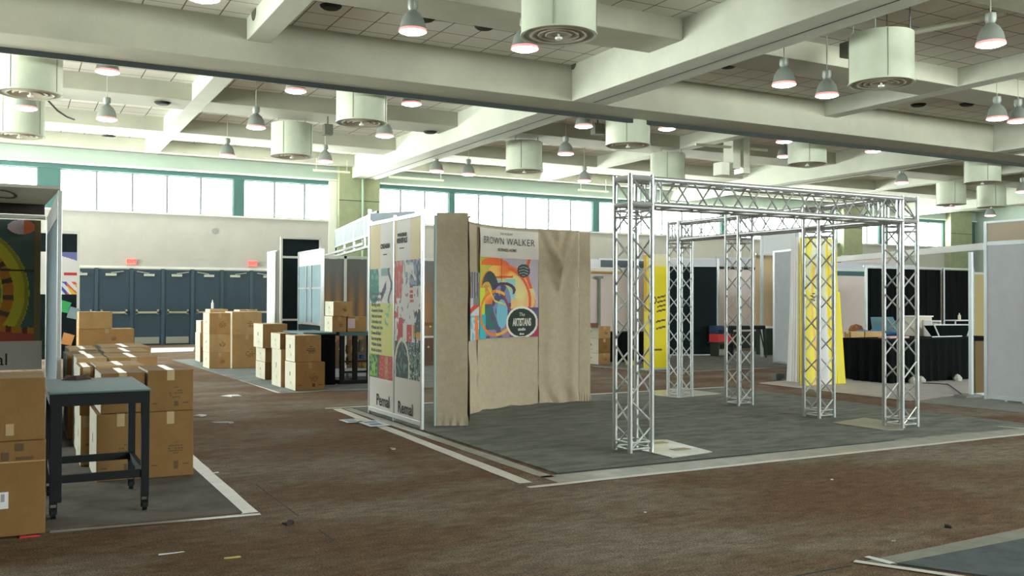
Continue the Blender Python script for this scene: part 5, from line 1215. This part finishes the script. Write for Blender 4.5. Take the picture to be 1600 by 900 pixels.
tag(MB().hexa([(x0, 12.9, ztt+.1), (x1, 12.9, ztt+.1), (x1, 13.0, ztt+.1), (x0, 13.0, ztt+.1), (x0+.03, 13.05, ztt+.34), (x1, 13.05, ztt+.34), (x1, 13.07, ztt+.34), (x0+.03, 13.07, ztt+.34)]).box(x0+.02, x1-.02, 12.92, 13.05, ztt+.001, ztt+.1).build('display_case', teal_top, bevel=.004), 'tilted teal display case behind the blue cloth', 'case')
p0, p1 = ONY(1327, 505, 13.3), ONY(1348, 505, 13.3)
tag(MB().lathe([(.001, ztt), (.12, ztt), (.15, ztt+.08), (.11, ztt+.16), (.001, ztt+.2)], (p0.x+p1.x)/2, 13.3, 10).build('leather_bag', mat('brown_leather', (.28, .10, .03), .6, var=.4, scale=20)), 'brown bundle on the black table beside the yellow banner', 'bag')
x0, x1 = ONY(1380, 525, 11.5).x, ONY(1410, 525, 11.5).x
tag(MB().box(x0, x1, 11.35, 11.62, ztt+.001, ztt+.035).build('pink_pad', mat('pink_pad', (.75, .45, .50), .8), bevel=.01), 'pale pink folded pad on the black table by the truss tower', 'pad')
# white framed boxes, tray racks
x0, x1 = ONY(1412, 500, 12.2).x, ONY(1435, 500, 12.2).x
t = thing('counter_display', 'cream counter display with white rim behind the front right truss tower', 'display', ((x0+x1)/2, 12, ztt))
drape_box
MB().box(x0, x1, 11.9, 12.2, ztt+.001, ztt+.36).build('body', mat('cream_body', (.62, .55, .45), .7), t, bevel=.005); MB().box(x0-.02, x1+.02, 11.88, 12.22, ztt+.361, ztt+.385).build('rim', white_p, t)
x0, x1 = ONY(1439, 510, 11.9).x+.04, ONY(1454, 510, 11.9).x+.04
t = thing('book_rack', 'small white rack holding coloured booklets on the black table', 'rack', ((x0+x1)/2, 11.9, ztt))
mb = MB().box(x0, x0+.015, 11.7, 11.95, ztt+.001, ztt+.30).box(x1-.015, x1, 11.7, 11.95, ztt+.001, ztt+.30)
for k in range(4): mb.box(x0+.015, x1-.015, 11.7, 11.95, ztt+.02+.085*k, ztt+.032+.085*k)
mb.build('frame', white_p, t); mb = MB()
for k in range(3):
    MB().box(x0+.03, x1-.03, 11.75, 11.9, ztt+.033+.085*k, ztt+.085+.085*k).build('booklets', (steel_blue, cardb[0], mat('grey_olive', (.3, .3, .2), .7))[k], t)
# black chair-like tray frame
x0, x1 = ONY(1458, 520, 11.4).x, ONY(1512, 520, 11.4).x; z1_ = ONY(1480, 507, 11.4).z
t = thing('sling_tray', 'black sling tray with bright white metal rim standing on the black table', 'tray', ((x0+x1)/2, 11.4, ztt))
MB().hexa([(x0+.08, 11.36, ztt+.02), (x1-.10, 11.36, ztt+.02), (x1-.10, 11.5, ztt+.02), (x0+.08, 11.5, ztt+.02), (x0, 11.36, z1_-.02), (x1, 11.36, z1_-.02), (x1, 11.6, z1_-.02), (x0, 11.6, z1_-.02)]).build('sling', black_cloth, t)
MB().tube((x0-.05, 11.34, z1_), (x1, 11.34, z1_-.01), .012, 8).tube((x0-.05, 11.34, z1_), (x0+.09, 11.34, ztt+.01), .012, 8).tube((x1, 11.34, z1_-.05), (x1-.10, 11.34, ztt+.01), .012, 8).tube((x0-.1, 11.34, ztt+.014), (x1-.25, 11.34, ztt+.014), .012, 8).build('rim', white_p, t)
x0, x1 = ONY(1491, 500, 12.6).x, ONY(1519, 500, 12.6).x; zq = ONY(1500, 500, 12.6).z
t = thing('white_shelf', 'small white shelf tray on legs before the black curtain', 'shelf', ((x0+x1)/2, 12.7, ztt))
MB().box(x0, x1, 12.55, 12.85, zq-.02, zq).build('tray', white_p, t); 
for x in (x0+.04, x1-.06):
    MB().box(x, x+.02, 12.6, 12.62, .0125, zq-.02).build('leg', white_p, t)
p = ONY(1499, 496, 12.7); tag(MB().lathe([(.03, zq+.001), (.03, zq+.09), (.012, zq+.11), (.012, zq+.14)], p.x, 12.7, 12, cap0=True, cap1=True).build('jar', mat('cream_jar', (.65, .6, .45), .5)), 'small cream jar on the white shelf tray', 'jar')
p = FL(1505, 585); 
tag(MB().path([(ONY(1450, 595, 10.7).x-.05, 10.78, .018), (13.9, 10.4, .018), (13.2, 9.75, .018), (12.6, 9.2, .018)], .008, 6).build('power_cable', cable_m), 'thin black cable on the pale carpet before the black table', 'cable')
for (px, py, lb) in ((1373, 585, 'crumpled white cloth scrap leaning on the black tablecloth'), (1416, 597, 'white rag at the table foot left of the truss tower'), (1427, 600, 'grey rag at the table foot right of the truss tower')):
    p = FL(px, py); p.y = min(p.y, 10.84); z0_ = .011
    tag(MB().lathe([(.001, z0_), (.07, z0_), (.08, z0_+.05), (.04, z0_+.10), (.001, z0_+.12)], p.x, p.y, 8).build('rag', mat('grey_rag', (.5, .5, .45), .9)), lb, 'rag', 'rags at the table foot')
# brown board and tall panel wall
t = thing('brown_board', 'dark brown leaning board between the booth post and tall grey panel wall', 'board', (12.7, 8.75, 0))
pa_, pb_ = (12.47, 8.92), (12.38, 8.62)
x0 = ONY(1524, 560, 9.0).x; x1 = ONY(1543, 560, 9.0).x
MB().box(x0, x1, 9.0, 9.04, .05, ONY(1533, 533, 9.0).z).build('board', brown_bd, t); MB().box(x0, x1, 8.98, 9.05, .012, .05).build('foot', alu_dull, t)
XW_ = 12.33
t = thing('tall_panel_wall', 'tall pale grey laminate panel wall with tan upper panel at the right edge', 'panel wall', (XW_, 7.5, 0))
yf, yn_ = 8.60, 5.4; zz = lambda py, px=1543: ZAT(XW_, yf, py)
zA, zB, zC_, zD = zz(622), zz(383), zz(378), zz(346)
MB().box(XW_-.012, XW_+.012, yn_, yf, zA+.05, zB).build('lower_panel', lilac_pan, t); MB().box(XW_-.012, XW_+.012, yn_, yf, zC_, zD-.03).build('upper_panel', mat('pale_tan_panel', (.60, .50, .38), .8), t)
for yy in (yf, (yf+yn_)/2-.4, yn_): MB().box(XW_-.025, XW_+.025, yy-.025, yy+.025, .012, zD).build('post', alu_dull, t, bevel=.003)
MB().box(XW_-.02, XW_+.02, yn_, yf, zD-.03, zD).box(XW_-.02, XW_+.02, yn_, yf, zB-.01, zC_+.0).box(XW_-.02, XW_+.02, yn_, yf, zA, zA+.05).build('rail', alu_dull, t)
MB().box(XW_-.05, XW_+.05, yf-.55, yf-.35, .012, zA).box(XW_-.05, XW_+.05, yf-.95, yf-.75, .012, zA).build('foot', mat('post_foot_grey', (.2, .2, .2), .6), t)
MB().box(XW_-.03, XW_+.03, yn_, yf-.3, zA-.04, zA-.001).build('kick_rail', white_p, t)
